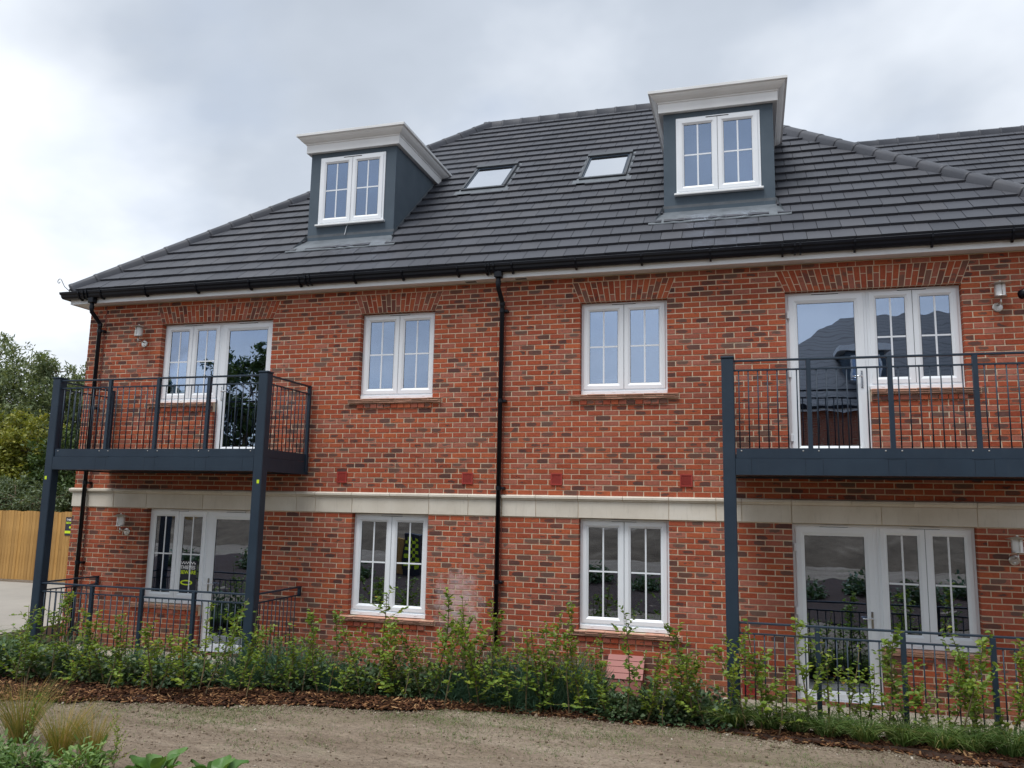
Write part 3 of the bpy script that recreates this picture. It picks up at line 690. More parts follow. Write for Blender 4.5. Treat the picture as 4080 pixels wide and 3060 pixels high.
def door(parent, x0, x1, z0, z1, hinge, y=0.095):
    m = MB(); ring(m, x0, x1, z0, z1, 0.05, y, y+0.07); p = m.build('door', 'white_upvc', parent)
    m = MB(); sash_ring(m, x0+0.035, x1-0.035, z0+0.03, z1-0.035, 0.112, y-0.018, y+0.045); m.build('leaf', 'white_upvc', p)
    a, b, c, d = x0+0.147, x1-0.147, z0+0.142, z1-0.147
    m = MB(); ring(m, a-0.001, b+0.001, c-0.001, d+0.001, 0.006, y+0.0025, y+0.012); m.build('seal', 'seal', p)
    part('pane', 'glass', p, (a+0.001, b-0.001, y+0.008, y+0.0095, c+0.001, d-0.001))
    xm = (x0+x1)/2
    part('trickle_vent', 'white_upvc', p, (xm-0.17, xm+0.17, y-0.026, y-0.001, z1-0.028, z1-0.014)); part('vent_shadow', 'seal', p, (xm-0.17, xm+0.17, y-0.0235, y-0.001, z1-0.0325, z1-0.0285))  # vent plus a dark strip drawn below as its shadow
    xh = x1-0.09 if hinge < 0 else x0+0.09; zh = z0+1.03; d_ = -1 if hinge < 0 else 1
    m = MB(); m.box(xh-0.015, xh+0.015, y-0.030, y-0.017, zh-0.13, zh+0.10, ch=0.005); hp = m.build('handle_plate', 'chrome', p)
    m = MB(); m.tube([(xh, y-0.03, zh+0.02), (xh, y-0.065, zh+0.02), (xh-0.01*-d_, y-0.072, zh+0.02), (xh+0.12*d_, y-0.068, zh+0.016)], 0.009, 8); m.build('handle', 'chrome', p, True)
    xg = x0+0.034 if hinge < 0 else x1-0.034
    for zz in (z0+0.25, (z0+z1)/2, z1-0.30): part('hinge', 'white_upvc', p, (xg-0.018, xg+0.018, y-0.034, y-0.0185, zz-0.05, zz+0.05), ch=0.004)
    part('threshold', 'white_upvc', p, (x0, x1, y-0.06, y-0.001, z0-0.012, z0+0.028))
    return p
for s in (1, -1):
    f_ = lambda a, b: (a, b) if s > 0 else (-b, -a)
    casement('window', house, *f_(1.129, 2.3585), 1.428, 2.772); casement('window', house, *f_(1.129, 2.3585), -1.807, -0.313)
    casement('window', house, *f_(4.956, 6.071), 1.428, 2.772); casement('window', house, *f_(4.956, 6.071), -1.807, -0.313)
    door(house, *f_(3.9415, 4.954), 0.56, 2.772, -1 if s > 0 else 1); door(house, *f_(3.9415, 4.954), -2.515, -0.313, -1 if s > 0 else 1)
    # guard bar seen behind the two upper casements
    a, b = f_(1.2, 2.29)
    part('guard_bar', 'white_upvc', house, (a, b, 0.150, 0.160, 1.652, 1.672))
# rooms behind the glass
m = MB()
for x0, x1 in ((-7.45, -3.25), (-3.2, -0.05), (0.05, 3.2), (3.25, 7.45)):
    for z0, z1 in ((-2.53, -0.15), (0.5, 2.95)):
        y0, y1 = 0.225, 4.8
        fl = [(0, 3, 2, 1), (4, 5, 6, 7), (2, 3, 7, 6)]
        if not (x0 < -7 and z0 > 0): fl.append((0, 4, 7, 3))
        fl.append((1, 2, 6, 5))
        m.add([(x0, y0, z0), (x1, y0, z0), (x1, y1, z0), (x0, y1, z0), (x0, y0, z1), (x1, y0, z1), (x1, y1, z1), (x0, y1, z1)], fl)
x = -7.45
for y0, y1, z0, z1 in ((0.225, 2.0, 0.5, 2.95), (3.2, 4.8, 0.5, 2.95), (2.0, 3.2, 0.5, 0.9), (2.0, 3.2, 2.6, 2.95)): m.add([(x, y0, z0), (x, y1, z0), (x, y1, z1), (x, y0, z1)], [(0, 1, 2, 3)])
m.build('interior_wall', 'interior', house)
m = MB(); m.lathe((-4.0, 1.1, 2.935), [(0.0, 0), (0.045, 0.0), (0.045, 0.012), (0, 0.012)], 14); m.build('ceiling_light', 'downlight', house)

# ------------------------------------------------------------------ eaves
m = MB(); m.sweep_u([(-0.02, 3.16), (0.215, 3.16), (0.215, 3.146), (0.236, 3.146), (0.236, 3.335), (0.20, 3.335)], -CR, CR, 0, 10.9); fas = m.build('fascia', 'white_fascia', house)
for x in (-5.0, 1.9): part('fascia_joint', 'white_fascia', fas, (x-0.03, x+0.03, -0.2385, -0.2365, 3.144, 3.334))
for x in (-0.52, 0.26):
    m = MB(); m.box(x-0.10, x+0.10, -0.165, -0.075, 3.150, 3.158); v = m.build('soffit_vent', 'white_fascia', house)
    for i in range(6): part('grille', 'lead', v, (x-0.085, x+0.085, -0.158+i*0.0135, -0.150+i*0.0135, 3.1475, 3.1495))
m = MB(); m.sweep_u([(0.244, 3.335), (0.244, 3.245), (0.262, 3.222), (0.300, 3.216), (0.330, 3.226), (0.345, 3.255), (0.350, 3.285), (0.366, 3.305), (0.372, 3.338), (0.362, 3.345), (0.352, 3.340), (0.340, 3.300), (0.325, 3.24), (0.262, 3.232), (0.254, 3.335)], -CR, CR, 0, 10.9, closed=True)
gut = m.build('gutter', 'black_plastic', house)
for x in [-7.55, -7.1, -6.2, -5.2, -4.2, -3.3, -2.35, -1.55, -0.66, -0.21, 0.18, 1.12, 2.05, 2.98, 3.91, 4.8, 5.71, 6.61, 7.4]:
    m = MB(); m.prism_x([(-0.240, 3.20), (-0.268, 3.185), (-0.300, 3.200), (-0.338, 3.208), (-0.362, 3.262), (-0.380, 3.30), (-0.382, 3.346), (-0.376, 3.346), (-0.372, 3.30), (-0.352, 3.262), (-0.332, 3.218), (-0.300, 3.2125), (-0.262, 3.2185), (-0.240, 3.245)], x-0.012, x+0.012); m.build('gutter_bracket', 'black_plastic', gut)
for x in (-3.15, -0.13, 4.1, -7.42):
    for dx_ in (-0.035, 0.035):
        m = MB(); m.prism_x([(-0.338, 3.208), (-0.362, 3.262), (-0.380, 3.30), (-0.382, 3.350), (-0.36, 3.352), (-0.352, 3.262), (-0.300, 3.2125), (-0.246, 3.2185), (-0.246, 3.205)], x+dx_-0.012, x+dx_+0.012); m.build('gutter_union', 'black_plastic', gut)
def downpipe(x, sx_=1):
    r = 0.034
    m = MB(); m.tube([(x, -0.30, 3.23), (x, -0.30, 3.02), (x, -0.295, 2.985), (x, -0.10, 2.83), (x, -0.082, 2.79), (x, -0.082, -2.45)], r, 14)
    dp = m.build('downpipe', 'black_plastic', house, True)
    m = MB(); m.box(x-0.055, x+0.055, -0.355, -0.245, 3.13, 3.222, ch=0.012); m.build('outlet', 'black_plastic', dp)
    for z in (3.06, 2.80, 2.69, 1.35, 0.09, -1.22, -2.3):
        m = MB(); y = -0.30 if z > 3 else -0.082
        m.lathe((x, y, z-0.03), [(r+0.001, 0), (r+0.007, 0.004), (r+0.007, 0.056), (r+0.001, 0.06)], 14); m.build('socket', 'black_plastic', dp)
        if z < 2.75:
            m = MB(); m.box(x+0.03, x+0.085, -0.085, 0.0, z-0.018, z+0.018, ch=0.004); m.build('pipe_clip', 'black_plastic', dp)
downpipe(-0.032); downpipe(-7.30); downpipe(7.30)

# ------------------------------------------------------------------ roof
TP = 0.885; EAVE = 0.27; Z_E = 3.370; ROWS = 23; RUN = 5.755; GY = RUN/ROWS
cosp = 1/math.sqrt(1+TP*TP); sinp = TP*cosp; pitch = math.atan(TP)
EXX = CR+EAVE; RX = EXX-RUN; RYY = RUN-EAVE; RZ = Z_E+RUN*TP
dz = -0.012
m = MB()
A_ = [(-EXX, -EAVE, Z_E+dz), (EXX, -EAVE, Z_E+dz), (EXX, 2*RYY+EAVE, Z_E+dz), (-EXX, 2*RYY+EAVE, Z_E+dz), (-RX, RYY, RZ+dz), (RX, RYY, RZ+dz)]
m.add(A_, [(0, 1, 5, 4)], 0); m.add(A_, [(1, 2, 5), (2, 3, 4, 5), (3, 0, 4)], 1)
roof = m.build('roof', ['black_plastic', 'far_tile'], house)
def tile_geo(poly, y0, r, thick=0.036, lift=0.045):
    # poly in (x, s): s runs up the slope from this tile's lower edge; tile lifts at its lower edge
    L = 0.42
    def up_(x, s, h): return (x, (s*cosp) - h*sinp, (s*sinp) + h*cosp)
    n = len(poly); vs = []
    for x, s in poly: vs.append(up_(x, s, lift*(1-s/L)))
    for x, s in poly: vs.append(up_(x, s, lift*(1-s/L)-thick))
    fs_ = [tuple(range(n))] + [(i, n+i, n+(i+1) % n, (i+1) % n) for i in range(n)]
    vs = [(v[0], v[1]+y0, v[2]+Z_E+(y0+EAVE)*TP) for v in vs]
    return vs, fs_, [(0.5, 0.5, r, 1)]*len(vs)
SL = GY/cosp
def lay_tiles(parent, holes, x_lo, x_hi, xform=None, rows=ROWS, n_obj=300, offs=(0, 0, 0)):
    off = Vector(offs); tiles = []
    for r_ in range(rows):
        y0 = -EAVE+r_*GY; s1 = min(SL+0.075, (RUN-r_*GY)/cosp-0.01)
        if s1 < 0.05: continue
        n0 = int(math.floor(x_lo(y0)/0.3))-1; n1 = int(math.ceil(x_hi(y0)/0.3))+1
        for i in range(n0, n1):
            a = i*0.3 + (0.15 if r_ % 2 else 0)+0.03
            g_ = 0.0036
            jt = random.uniform(-.004, .004)
            pl = [(a+g_, jt), (a+0.3-g_, jt+random.uniform(-.002, .002)), (a+0.3-g_, s1), (a+g_, s1)]
            # hips: x >= x_lo(y)   (x_lo is linear in y)
            full = True
            k1 = (x_lo(1.0)-x_lo(0.0))*cosp; k2 = (x_hi(1.0)-x_hi(0.0))*cosp
            q_ = clip(pl, -1, k1, -x_lo(y0)-0.02)
            q_ = clip(q_, 1, -k2, x_hi(y0)-0.02) if len(q_) >= 3 else []
            if len(q_) < 3 or area(q_) < 0.002: continue
            if area(q_) < area(pl)-1e-5: full = False
            ok = True
            for hx0, hx1, hy0, hy1 in holes:
                s0h, s1h = (hy0-y0)/cosp, (hy1-y0)/cosp
                xa, xb = min(p[0] for p in q_), max(p[0] for p in q_); ya, yb = min(p[1] for p in q_), max(p[1] for p in q_)
                if xb <= hx0 or xa >= hx1 or yb-0.075 <= s0h or ya >= s1h: continue
                if xa < hx0-0.01: q_ = clip(q_, 1, 0, hx0)
                elif xb > hx1+0.01: q_ = clip(q_, -1, 0, -hx1)
                elif ya < s0h-0.01: q_ = clip(q_, 0, 1, s0h+0.07)
                elif yb-0.07 > s1h: q_ = clip(q_, 0, -1, -s1h)
                else: ok = False; break
                full = False
                if len(q_) < 3 or area(q_) < 0.002: ok = False; break
            if ok: tiles.append((q_, y0, full, a, jt))
    sc = []
    for i, (q_, y0, full, a, jt) in enumerate(tiles):
        if not full: continue
        pr = project(Vector((a+0.15, y0+0.1, Z_E+(y0+EAVE+0.1)*TP))+off)
        if pr and 0.0 < pr[0] < 1.0 and 0 < pr[1] < 1: sc.append((pr[2], i))
    sc.sort(); pk = {i for _, i in sc[:n_obj]}
    vmesh = []
    for q_ in range(10):
        s1 = SL+0.075
        vs_, fs_, a_ = tile_geo([(-0.1464, random.uniform(-.003, .003)), (0.1464, random.uniform(-.003, .003)), (0.1464, s1), (-0.1464, s1)], -EAVE, random.random())
        vs_ = [(v[0], v[1]+EAVE, v[2]-Z_E) for v in vs_]
        me_ = bpy.data.meshes.new('roof_tile'); me_.from_pydata(vs_, [], fs_); me_.materials.append(MT['roof_tile']); setattr4(me_, a_); vmesh.append(me_)
    m_ = MB()
    for i, (q_, y0, full, a, jt) in enumerate(tiles):
        if i in pk:
            link('roof_tile', random.choice(vmesh), parent, Vector((a+0.15, y0+jt*cosp, Z_E+(y0+EAVE)*TP+jt*sinp+random.uniform(-.002, .002)))+off)
        else:
            vs_, fs_, a_ = tile_geo(q_, y0, random.random()); m_.add([tuple(Vector(v)+off) for v in vs_], fs_, 0, a_)
    tag(m_.build('tiling', 'roof_tile', parent), kind='stuff')
DH = 0.8135; DC = 3.07                          # dormer half width and centre
HOLES = []
for s in (1, -1): HOLES.append((s*DC-DH-0.012, s*DC+DH+0.012, 0.70, 2.72))
VEL = [(-1.14, 0.415), (1.065, 0.415)]
for c_, h in VEL: HOLES.append((c_-h-0.02, c_+h+0.02, 2.14, 3.12))
lay_tiles(roof, HOLES, lambda y: -(EXX-(y+EAVE)), lambda y: EXX-(y+EAVE))
# hip and ridge tiles
def cap_mesh(L, r=0.132):
    m_ = MB(); n = 9; prof = [(0, 1.02), (0.015, 1.055), (0.05, 1.055), (0.056, 1.0), (L+0.05, 0.95)]
    vs_ = []
    for d, k_ in prof:
        for j in range(n):
            a = math.pi*(-0.06+1.12*j/(n-1)); vs_.append((d, r*k_*math.cos(a)*1.02, r*k_*math.sin(a)*0.72-0.012-(0.065 if j in (0, n-1) else 0.0)))
    fs_ = [(i*n+j, (i+1)*n+j, (i+1)*n+j+1, i*n+j+1) for i in range(len(prof)-1) for j in range(n-1)] + [tuple(range(n))]
    me_ = bpy.data.meshes.new('hip_tile'); me_.from_pydata(vs_, [], fs_); me_.materials.append(MT['roof_tile']); setattr4(me_, [(0.5, 0.5, 0.9, 1)]*len(vs_))
    me_.polygons.foreach_set('use_smooth', [True]*len(fs_)); return me_
CAPM = cap_mesh(0.43)
def caps(parent, p, q, name):
    p, q = Vector(p), Vector(q); d = (q-p); n = int(d.length/0.43); d.normalize()
    side = Vector((0, 0, 1)).cross(d).normalized(); upv = d.cross(side)
    Mx = Matrix((d, side, upv)).transposed().to_4x4()
    for i in range(n+1):
        o_ = link(name, CAPM, parent, p+d*i*0.43); o_.rotation_euler = Mx.to_euler(); o_.rotation_euler.x += random.uniform(-.02, .02)
hz = 0.05
caps(roof, (-EXX+0.02, -EAVE+0.02, Z_E+hz), (-RX-0.1, RYY-0.1, RZ-0.09+hz), 'hip_tile'); caps(roof, (EXX-0.02, -EAVE+0.02, Z_E+hz), (RX+0.1, RYY-0.1, RZ-0.09+hz), 'hip_tile')
caps(roof, (-RX-0.15, RYY, RZ+0.012), (RX+0.1, RYY, RZ+0.012), 'ridge_tile')
m = MB(); pts = []
for i in range(26):
    t = i/25; a = 0.6+t*5.6; r_ = 0.055*(1-t*0.75)
    pts.append((-EXX-0.10-0.02+r_*math.cos(a)*0.9, -EAVE-0.10+0.0, 3.53+r_*math.sin(a)))
m.tube([(-EXX+0.03, -EAVE+0.02, 3.36), (-EXX-0.04, -EAVE-0.06, 3.45), pts[0]] + pts, 0.0065, 6); m.build('hip_iron', 'hook_iron', roof)
# dormers
ZT, ZB = 5.92, 4.25; YD = 0.80
def roof_y(z): return (z-Z_E-0.03)/TP-EAVE
for s in (1, -1):
    c_ = s*DC; x0, x1 = c_-DH, c_+DH; wx0, wx1, wz0, wz1 = c_-0.622, c_+0.622, 4.60, 5.825
    m = MB()
    for a, b, c2, d in ((x0, wx0, ZB, 6.0), (wx1, x1, ZB, 6.0), (wx0, wx1, ZB, wz0), (wx0, wx1, wz1, 6.0)):
        m.add([(a, YD, c2), (b, YD, c2), (b, YD, d), (a, YD, d)], [(0, 1, 2, 3)])
    for a, b in (((wx0, wz0), (wx0, wz1)), ((wx0, wz1), (wx1, wz1)), ((wx1, wz1), (wx1, wz0)), ((wx1, wz0), (wx0, wz0))):
        m.add([(a[0], YD, a[1]), (b[0], YD, b[1]), (b[0], YD+0.12, b[1]), (a[0], YD+0.12, a[1])], [(0, 1, 2, 3)])
    for x in (x0, x1): m.add([(x, YD, 4.20), (x, YD, 6.0), (x, 3.05, 6.0)], [(0, 1, 2)])
    m.add([(x0, YD, 6.0), (x1, YD, 6.0), (x1, 3.0, 6.0), (x0, 3.0, 6.0)], [(0, 1, 2, 3)])
    dm = m.build('dormer', 'dormer_render', house)
    tag(dm, 'slate grey rendered dormer with white moulded cornice')
    m = MB(); m.sweep_u([(0.0, 5.918), (0.068, 5.918), (0.070, 5.924), (0.070, 6.060), (0.080, 6.064), (0.086, 6.074), (0.086, 6.084), (0.098, 6.088), (0.118, 6.100), (0.150, 6.128), (0.172, 6.156), (0.180, 6.176), (0.192, 6.180), (0.212, 6.186), (0.214, 6.226), (0.205, 6.232), (0.0, 6.26)], x0, x1, YD, lambda z: roof_y(z)+0.12)
    m.add([(x0-0.02, YD-0.02, 6.262), (x1+0.02, YD-0.02, 6.262), (x1+0.02, 3.1, 6.262), (x0-0.02, 3.1, 6.262)], [(0, 1, 2, 3)])
    m.build('cornice', 'cornice_white', dm)
    m = MB(); ring(m, wx0+0.002, wx1-0.002, wz0, wz1-0.002, 0.05, YD-0.012, YD+0.06); xm = c_; m.box(xm-0.02, xm+0.02, YD-0.010, YD+0.056, wz0+0.05, wz1-0.052)
    m.build('window_frame', 'white_upvc', dm)
    part('gap_seal', 'seal', dm, (xm-0.004, xm+0.004, YD-0.014, YD-0.0105, wz0+0.03, wz1-0.034))
    leaf_sash(dm, wx0+0.034, xm-0.003, wz0+0.03, wz1-0.034, YD-0.028, True); leaf_sash(dm, xm+0.003, wx1-0.034, wz0+0.03, wz1-0.034, YD-0.028, True)
    part('trickle_vent', 'white_upvc', dm, (xm-0.17, xm+0.17, YD-0.034, YD-0.0125, wz1-0.026, wz1-0.012)); part('vent_shadow', 'seal', dm, (xm-0.17, xm+0.17, YD-0.032, YD-0.0125, wz1-0.031, wz1-0.0265))  # dormer vent, its shadow line put in as a dark strip
    part('window_sill', 'cornice_white', dm, (wx0-0.03, wx1+0.03, YD-0.07, YD+0.01, wz0-0.034, wz0-0.002), ch=0.006)
    # dark attic room
    m = MB(); m.add([(x0+.02, YD+.15, 4.3), (x1-.02, YD+.15, 4.3), (x1-.02, 4.0, 4.3), (x0+.02, 4.0, 4.3), (x0+.02, YD+.15, 5.95), (x1-.02, YD+.15, 5.95), (x1-.02, 4.0, 5.95), (x0+.02, 4.0, 5.95)], [(0, 1, 2, 3), (4, 7, 6, 5), (3, 2, 6, 7), (0, 3, 7, 4), (1, 5, 6, 2)]); m.build('attic_lining', 'interior', dm)
    # lead apron over the tiles in front
    m = MB(); za = lambda y, h: Z_E+(y+EAVE)*TP+h
    n = 22; vs_ = []; fs_ = []
    for i in range(n+1):
        x = x0-0.20+(x1-x0+0.40)*i/n; w_ = random.uniform(-.012, .012)
        wide = x0-0.05 < x < x1+0.05
        vs_ += [(x, 0.43+w_, za(0.43, 0.045)), (x, 0.60 if wide else 0.47, za(0.60 if wide else 0.47, 0.052)), (x, YD+0.005 if wide else 0.50, za(0.70, 0.06)+0.04 if wide else za(0.50, 0.05)), (x, YD-0.004 if wide else 0.51, za(YD, 0.02)+0.09 if wide else za(0.51, 0.05)), (x, 0.43+w_, za(0.43, 0.030))]
        if i:
            for t, u_ in ((0, 1), (1, 2), (2, 3), (4, 0)): fs_.append(((i-1)*5+t, i*5+t, i*5+u_, (i-1)*5+u_))
    m.add(vs_, fs_); m.build('lead_apron', 'lead', dm)
    for sd_ in (-1, 1):
        xe_ = x0 if sd_ < 0 else x1
        m = MB(); vs_ = []
        for i in range(9):
            y = YD-0.02+i*0.23; vs_ += [(xe_+sd_*0.004, y, za(y, 0.02)), (xe_+sd_*0.004, y, za(y, 0.075))]
        m.add(vs_, [(2*i, 2*i+2, 2*i+3, 2*i+1) for i in range(8)]); m.build('soaker', 'lead', dm)
# roof windows
for c_, h in VEL:
    def R_(x, s_, hh): return (c_+x, 2.15+s_*cosp-hh*sinp, Z_E+(2.15+EAVE)*TP+s_*sinp+hh*cosp)
    def rbox(m_, xa, xb, sa, sb, ha, hb):
        vs_ = [R_(x, s_, hh) for hh in (ha, hb) for s_ in (sa, sb) for x in (xa, xb)]
        m_.add(vs_, [(0, 2, 3, 1), (4, 5, 7, 6), (0, 1, 5, 4), (2, 6, 7, 3), (0, 4, 6, 2), (1, 3, 7, 5)])
    LS = 1.27
    m = MB(); rbox(m, -h, -h+0.040, 0.05, LS, -0.02, 0.075); rbox(m, h-0.040, h, 0.05, LS, -0.02, 0.075); rbox(m, -h, h, 0.0, 0.05, -0.02, 0.07); rbox(m, -h-0.004, h+0.004, LS-0.12, LS, -0.02, 0.10)
    rw = m.build('roof_window', 'skylight_frame', house)
    m = MB(); rbox(m, -h+0.041, -h+0.075, 0.051, LS-0.121, 0.02, 0.060); rbox(m, h-0.075, h-0.041, 0.051, LS-0.121, 0.02, 0.060); rbox(m, -h+0.076, h-0.076, 0.051, 0.085, 0.02, 0.060); rbox(m, -h+0.076, h-0.076, LS-0.16, LS-0.121, 0.02, 0.060)
    m.build('sash', 'anthracite', rw)
    m = MB(); rbox(m, -h+0.077, h-0.077, 0.086, LS-0.161, 0.050, 0.053); m.build('pane', 'roof_glass', rw)
    m = MB(); rbox(m, -h+0.077, h-0.077, 0.086, LS-0.161, 0.034, 0.038); m.build('blind', 'blind', rw)
    m = MB(); rbox(m, -h-0.10, h+0.10, -0.16, 0.0, 0.030, 0.038); rbox(m, -h-0.05, -h-0.002, -0.02, LS+0.08, 0.0, 0.03); rbox(m, h+0.002, h+0.05, -0.02, LS+0.08, 0.0, 0.03); m.build('flashing', 'lead', rw)

# ------------------------------------------------------------------ wing behind on the right
wing = thing('neighbouring_house', 'dark tiled roof of the house set back behind the right hip', 'house', (14, 6, -2.55))
WO = Vector((0, 3.165, 0.0)); WZ = 0.03
m = MB(); ye = -EAVE+WO.y; yr = RYY+WO.y
m.add([(5.2, ye, Z_E+dz+WZ), (24, ye, Z_E+dz+WZ), (24, yr, RZ+dz+WZ), (5.2, yr, RZ+dz+WZ), (24, 2*yr-ye, Z_E+WZ), (5.2, 2*yr-ye, Z_E+WZ)], [(0, 1, 2, 3), (3, 2, 4, 5)])
wroof = m.build('roof', 'black_plastic', wing)
m = MB(); m.box(7.7, 24, WO.y+0.1, 2*yr-WO.y, -2.75, 3.3); m.build('wall', 'far_brick', wing)
lay_tiles(wroof, [], lambda y: 5.4, lambda y: 11.5, n_obj=300, offs=(0, WO.y, WZ))
caps(wroof, (5.2, yr, RZ+0.012+WZ), (12, yr, RZ+0.012+WZ), 'ridge_tile')

# ------------------------------------------------------------------ balconies and patio railings
BX0, BX1 = 3.125, 6.93; PW = 0.145; YF = -1.30; YR_ = -1.25
def balusters(m_parent, x0, x1, z0, z1, y, n, sx_, posts, axis='x'):
    for i in range(n):
        t = x0+(x1-x0)*(i+0.5)/n
        if any(abs(t-p) < 0.045 for p in posts): continue
        m_ = MB(sx_); p = (lambda z: (t, y, z)) if axis == 'x' else (lambda z: (y, t, z))
        m_.tube([p(z0), p(z1)], 0.0075, 8); m_.build('baluster', 'anthracite', m_parent, True)
for s in (1, -1):
    side = 'right' if s > 0 else 'left'
    bal = thing('balcony', 'anthracite steel balcony on two posts outside the upper %s' % ('right-hand door, cut by the photo edge' if s > 0 else 'left-hand door by the house corner'), 'balcony', (s*5.03, -0.65, -2.5), 'steel balconies')
    for x0 in (BX0, BX1-PW):
        m = MB(s); m.box(x0, x0+PW, YF, YF+PW, -2.6, 1.662, ch=0.010); po = m.build('post', 'anthracite', bal)
        part('post_cap', 'anthracite', po, (x0-0.008, x0+PW+0.008, YF-0.008, YF+PW+0.008, 1.6625, 1.684), sx=s, ch=0.004)
        if (s < 0):
            z_ = 0.155 if x0 > 5 else 0.135
            part('sticker', 'hi_vis', po, (x0+0.02+0.055 if x0 > 5 else x0+0.03, x0+0.058+0.055 if x0 > 5 else x0+0.068, YF-0.002, YF-0.0005, z_-0.045, z_+0.005), sx=s)
    xi, xo = BX0+PW, BX1-PW
    m = MB(s)                                   # front channel with flanges
    m.prism_x([(YF+0.004, 0.262), (YF+0.004, 0.455), (YF+0.075, 0.455), (YF+0.075, 0.445), (YF+0.016, 0.445), (YF+0.016, 0.272), (YF+0.075, 0.272), (YF+0.075, 0.262)], xi, xo); m.build('front_beam', 'anthracite', bal)
    part('deck_edge', 'anthracite', bal, (xi+0.01, xo-0.01, YF+0.022, YF+0.032, 0.458, 0.575), sx=s)
    for xa in (4.115, 4.995, 5.87):
        part('bracket_plate', 'anthracite', bal, (xa-0.10, xa+0.10, YF+0.0, YF+0.06, 0.4555, 0.466), sx=s)
    for xa, xb in ((BX0+0.03, BX0+0.045), (BX1-0.045, BX1-0.03)):
        part('side_beam', 'anthracite', bal, (xa, xb, YF+PW, -0.005, 0.262, 0.455), sx=s)
        part('deck_edge', 'anthracite', bal, (xa, xb, YF+PW, -0.01, 0.458, 0.575), sx=s)
    part('back_beam', 'anthracite', bal, (xi-0.09, xo+0.09, -0.09, -0.03, 0.262, 0.455), sx=s)
    for i in range(6):
        xa = xi+(xo-xi)*(i+0.5)/6; part('joist', 'black_plastic', bal, (xa-0.025, xa+0.025, YF+0.08, -0.095, 0.30, 0.448), sx=s)
    for i in range(9):
        ya = YF+0.045+i*0.1365; part('deck_board', 'decking', bal, (xi-0.09, xo+0.09, ya, ya+0.130, 0.470, 0.505), sx=s)
    part('soffit_tray', 'black_plastic', bal, (xi-0.085, xo+0.085, YF+0.078, -0.092, 0.280, 0.288), sx=s)
    posts = (4.115, 4.995, 5.87)
    for level, zt, zm, zb, grp in ((1, 1.640, 1.522, 0.575, bal), (0, -1.42, -1.54, -2.46, None)):
        if grp is None:
            grp = thing('patio_railing', 'anthracite bar railing at ground level round the %s patio, behind the hedge saplings' % side, 'railing', (s*5.03, -1.25, -2.5), 'ground level railings')
        m = MB(s); m.box(xi+(0.0 if level else -0.001), xo, YR_-0.025, YR_+0.025, zt-0.022, zt, ch=0.003); m.build('top_rail', 'anthracite', grp)
        m = MB(s); m.box(xi, xo, YR_-0.012, YR_+0.012, zm-0.020, zm, ch=0.002); m.build('mid_rail', 'anthracite', grp)
        part('rail_end', 'anthracite', grp, (xi+0.004, xi+0.014, YR_-0.02, YR_+0.02, zm-0.02, zt-0.023), sx=s)
        if not level: part('bottom_rail', 'anthracite', grp, (xi, xo, YR_-0.014, YR_+0.014, zb-0.018, zb+0.0), sx=s)
        for p in posts: part('post', 'anthracite', grp, (p-0.026, p+0.026, YR_-0.026, YR_+0.026, (0.458 if level else -2.56), zt-0.0225), sx=s, ch=0.003)
        balusters(grp, xi, xo, zb, zm-0.012, YR_, 32, s, posts)
        for xs_ in (BX0+0.035, BX1-0.035):
            if not level and False: continue
            part('side_top_rail', 'anthracite', grp, (xs_-0.022, xs_+0.022, YF+PW, -0.035, zt-0.022, zt-0.001), sx=s)
            part('side_mid_rail', 'anthracite', grp, (xs_-0.011, xs_+0.011, YF+PW, -0.06, zm-0.020, zm-0.001), sx=s)
            if level: part('wall_post', 'anthracite', grp, (xs_-0.025, xs_+0.025, -0.10, -0.05, 0.30, zt-0.0225), sx=s, ch=0.003)
            else:
                part('wall_bracket', 'anthracite', grp, (xs_-0.02, xs_+0.02, -0.075, -0.0345, zm-0.03, zt-0.0225), sx=s)
            balusters(grp, YF+PW+0.02, -0.11, zb, zm-0.012, xs_, 10, s, (), 'y')
    # concrete patio slab
    m = MB(s); m.box(3.03, 7.2, -1.42, -0.012, -2.72, -2.535, ch=0.012); tag(m.build('patio_slab', 'concrete'), kind='structure')

# ------------------------------------------------------------------ wall lights
def lamp(x, z, label):
    L = thing('wall_light', label, 'light', (x, 0, z), 'brushed steel wall lights')
    m = MB(); m.lathe((x, -0.008, z), [(0.0, 0), (0.060, 0.0), (0.060, 0.010), (0.052, 0.016), (0.0, 0.018)], 24, 0, 'y'); m.build('wall_plate', 'steel', L, False)
    m = MB(); m.lathe((x, -0.024, z-0.03), [(0, 0), (0.012, 0), (0.010, 0.008), (0, 0.010)], 12, 0, 'y'); m.build('sensor', 'opal', L, True)
    ly = -0.175; zb = z+0.095
    for dx_ in (-0.012, 0.012):
        m = MB(); m.tube([(x+dx_, -0.02, z+0.015), (x+dx_*0.5, -0.10, z+0.035), (x, ly, z+0.04)], 0.0065, 8); m.build('arm', 'steel', L, True)
    m = MB(); m.tube([(x, ly, z-0.01), (x, ly, zb)], 0.010, 10); m.build('stem', 'steel', L, True)
    m = MB(); m.lathe((x, ly, zb), [(0, 0), (0.068, 0), (0.070, 0.006), (0.068, 0.014), (0, 0.014)], 22); m.build('base_ring', 'steel', L)
    m = MB(); m.lathe((x, ly, zb+0.0145), [(0, 0), (0.058, 0.0), (0.058, 0.142), (0, 0.142)], 22); m.build('diffuser', 'opal', L, False)
    for j in range(3):
        a = j*2.094+0.6; m = MB(); m.tube([(x+0.064*math.cos(a), ly+0.064*math.sin(a), zb+0.0145), (x+0.064*math.cos(a), ly+0.064*math.sin(a), zb+0.157)], 0.004, 6); m.build('guard_bar', 'steel', L, True)
    m = MB(); m.lathe((x, ly, zb+0.158), [(0, 0), (0.122, 0.0), (0.124, 0.004), (0.065, 0.024), (0.012, 0.036), (0.010, 0.048), (0, 0.050)], 26); m.build('cap', 'steel', L)
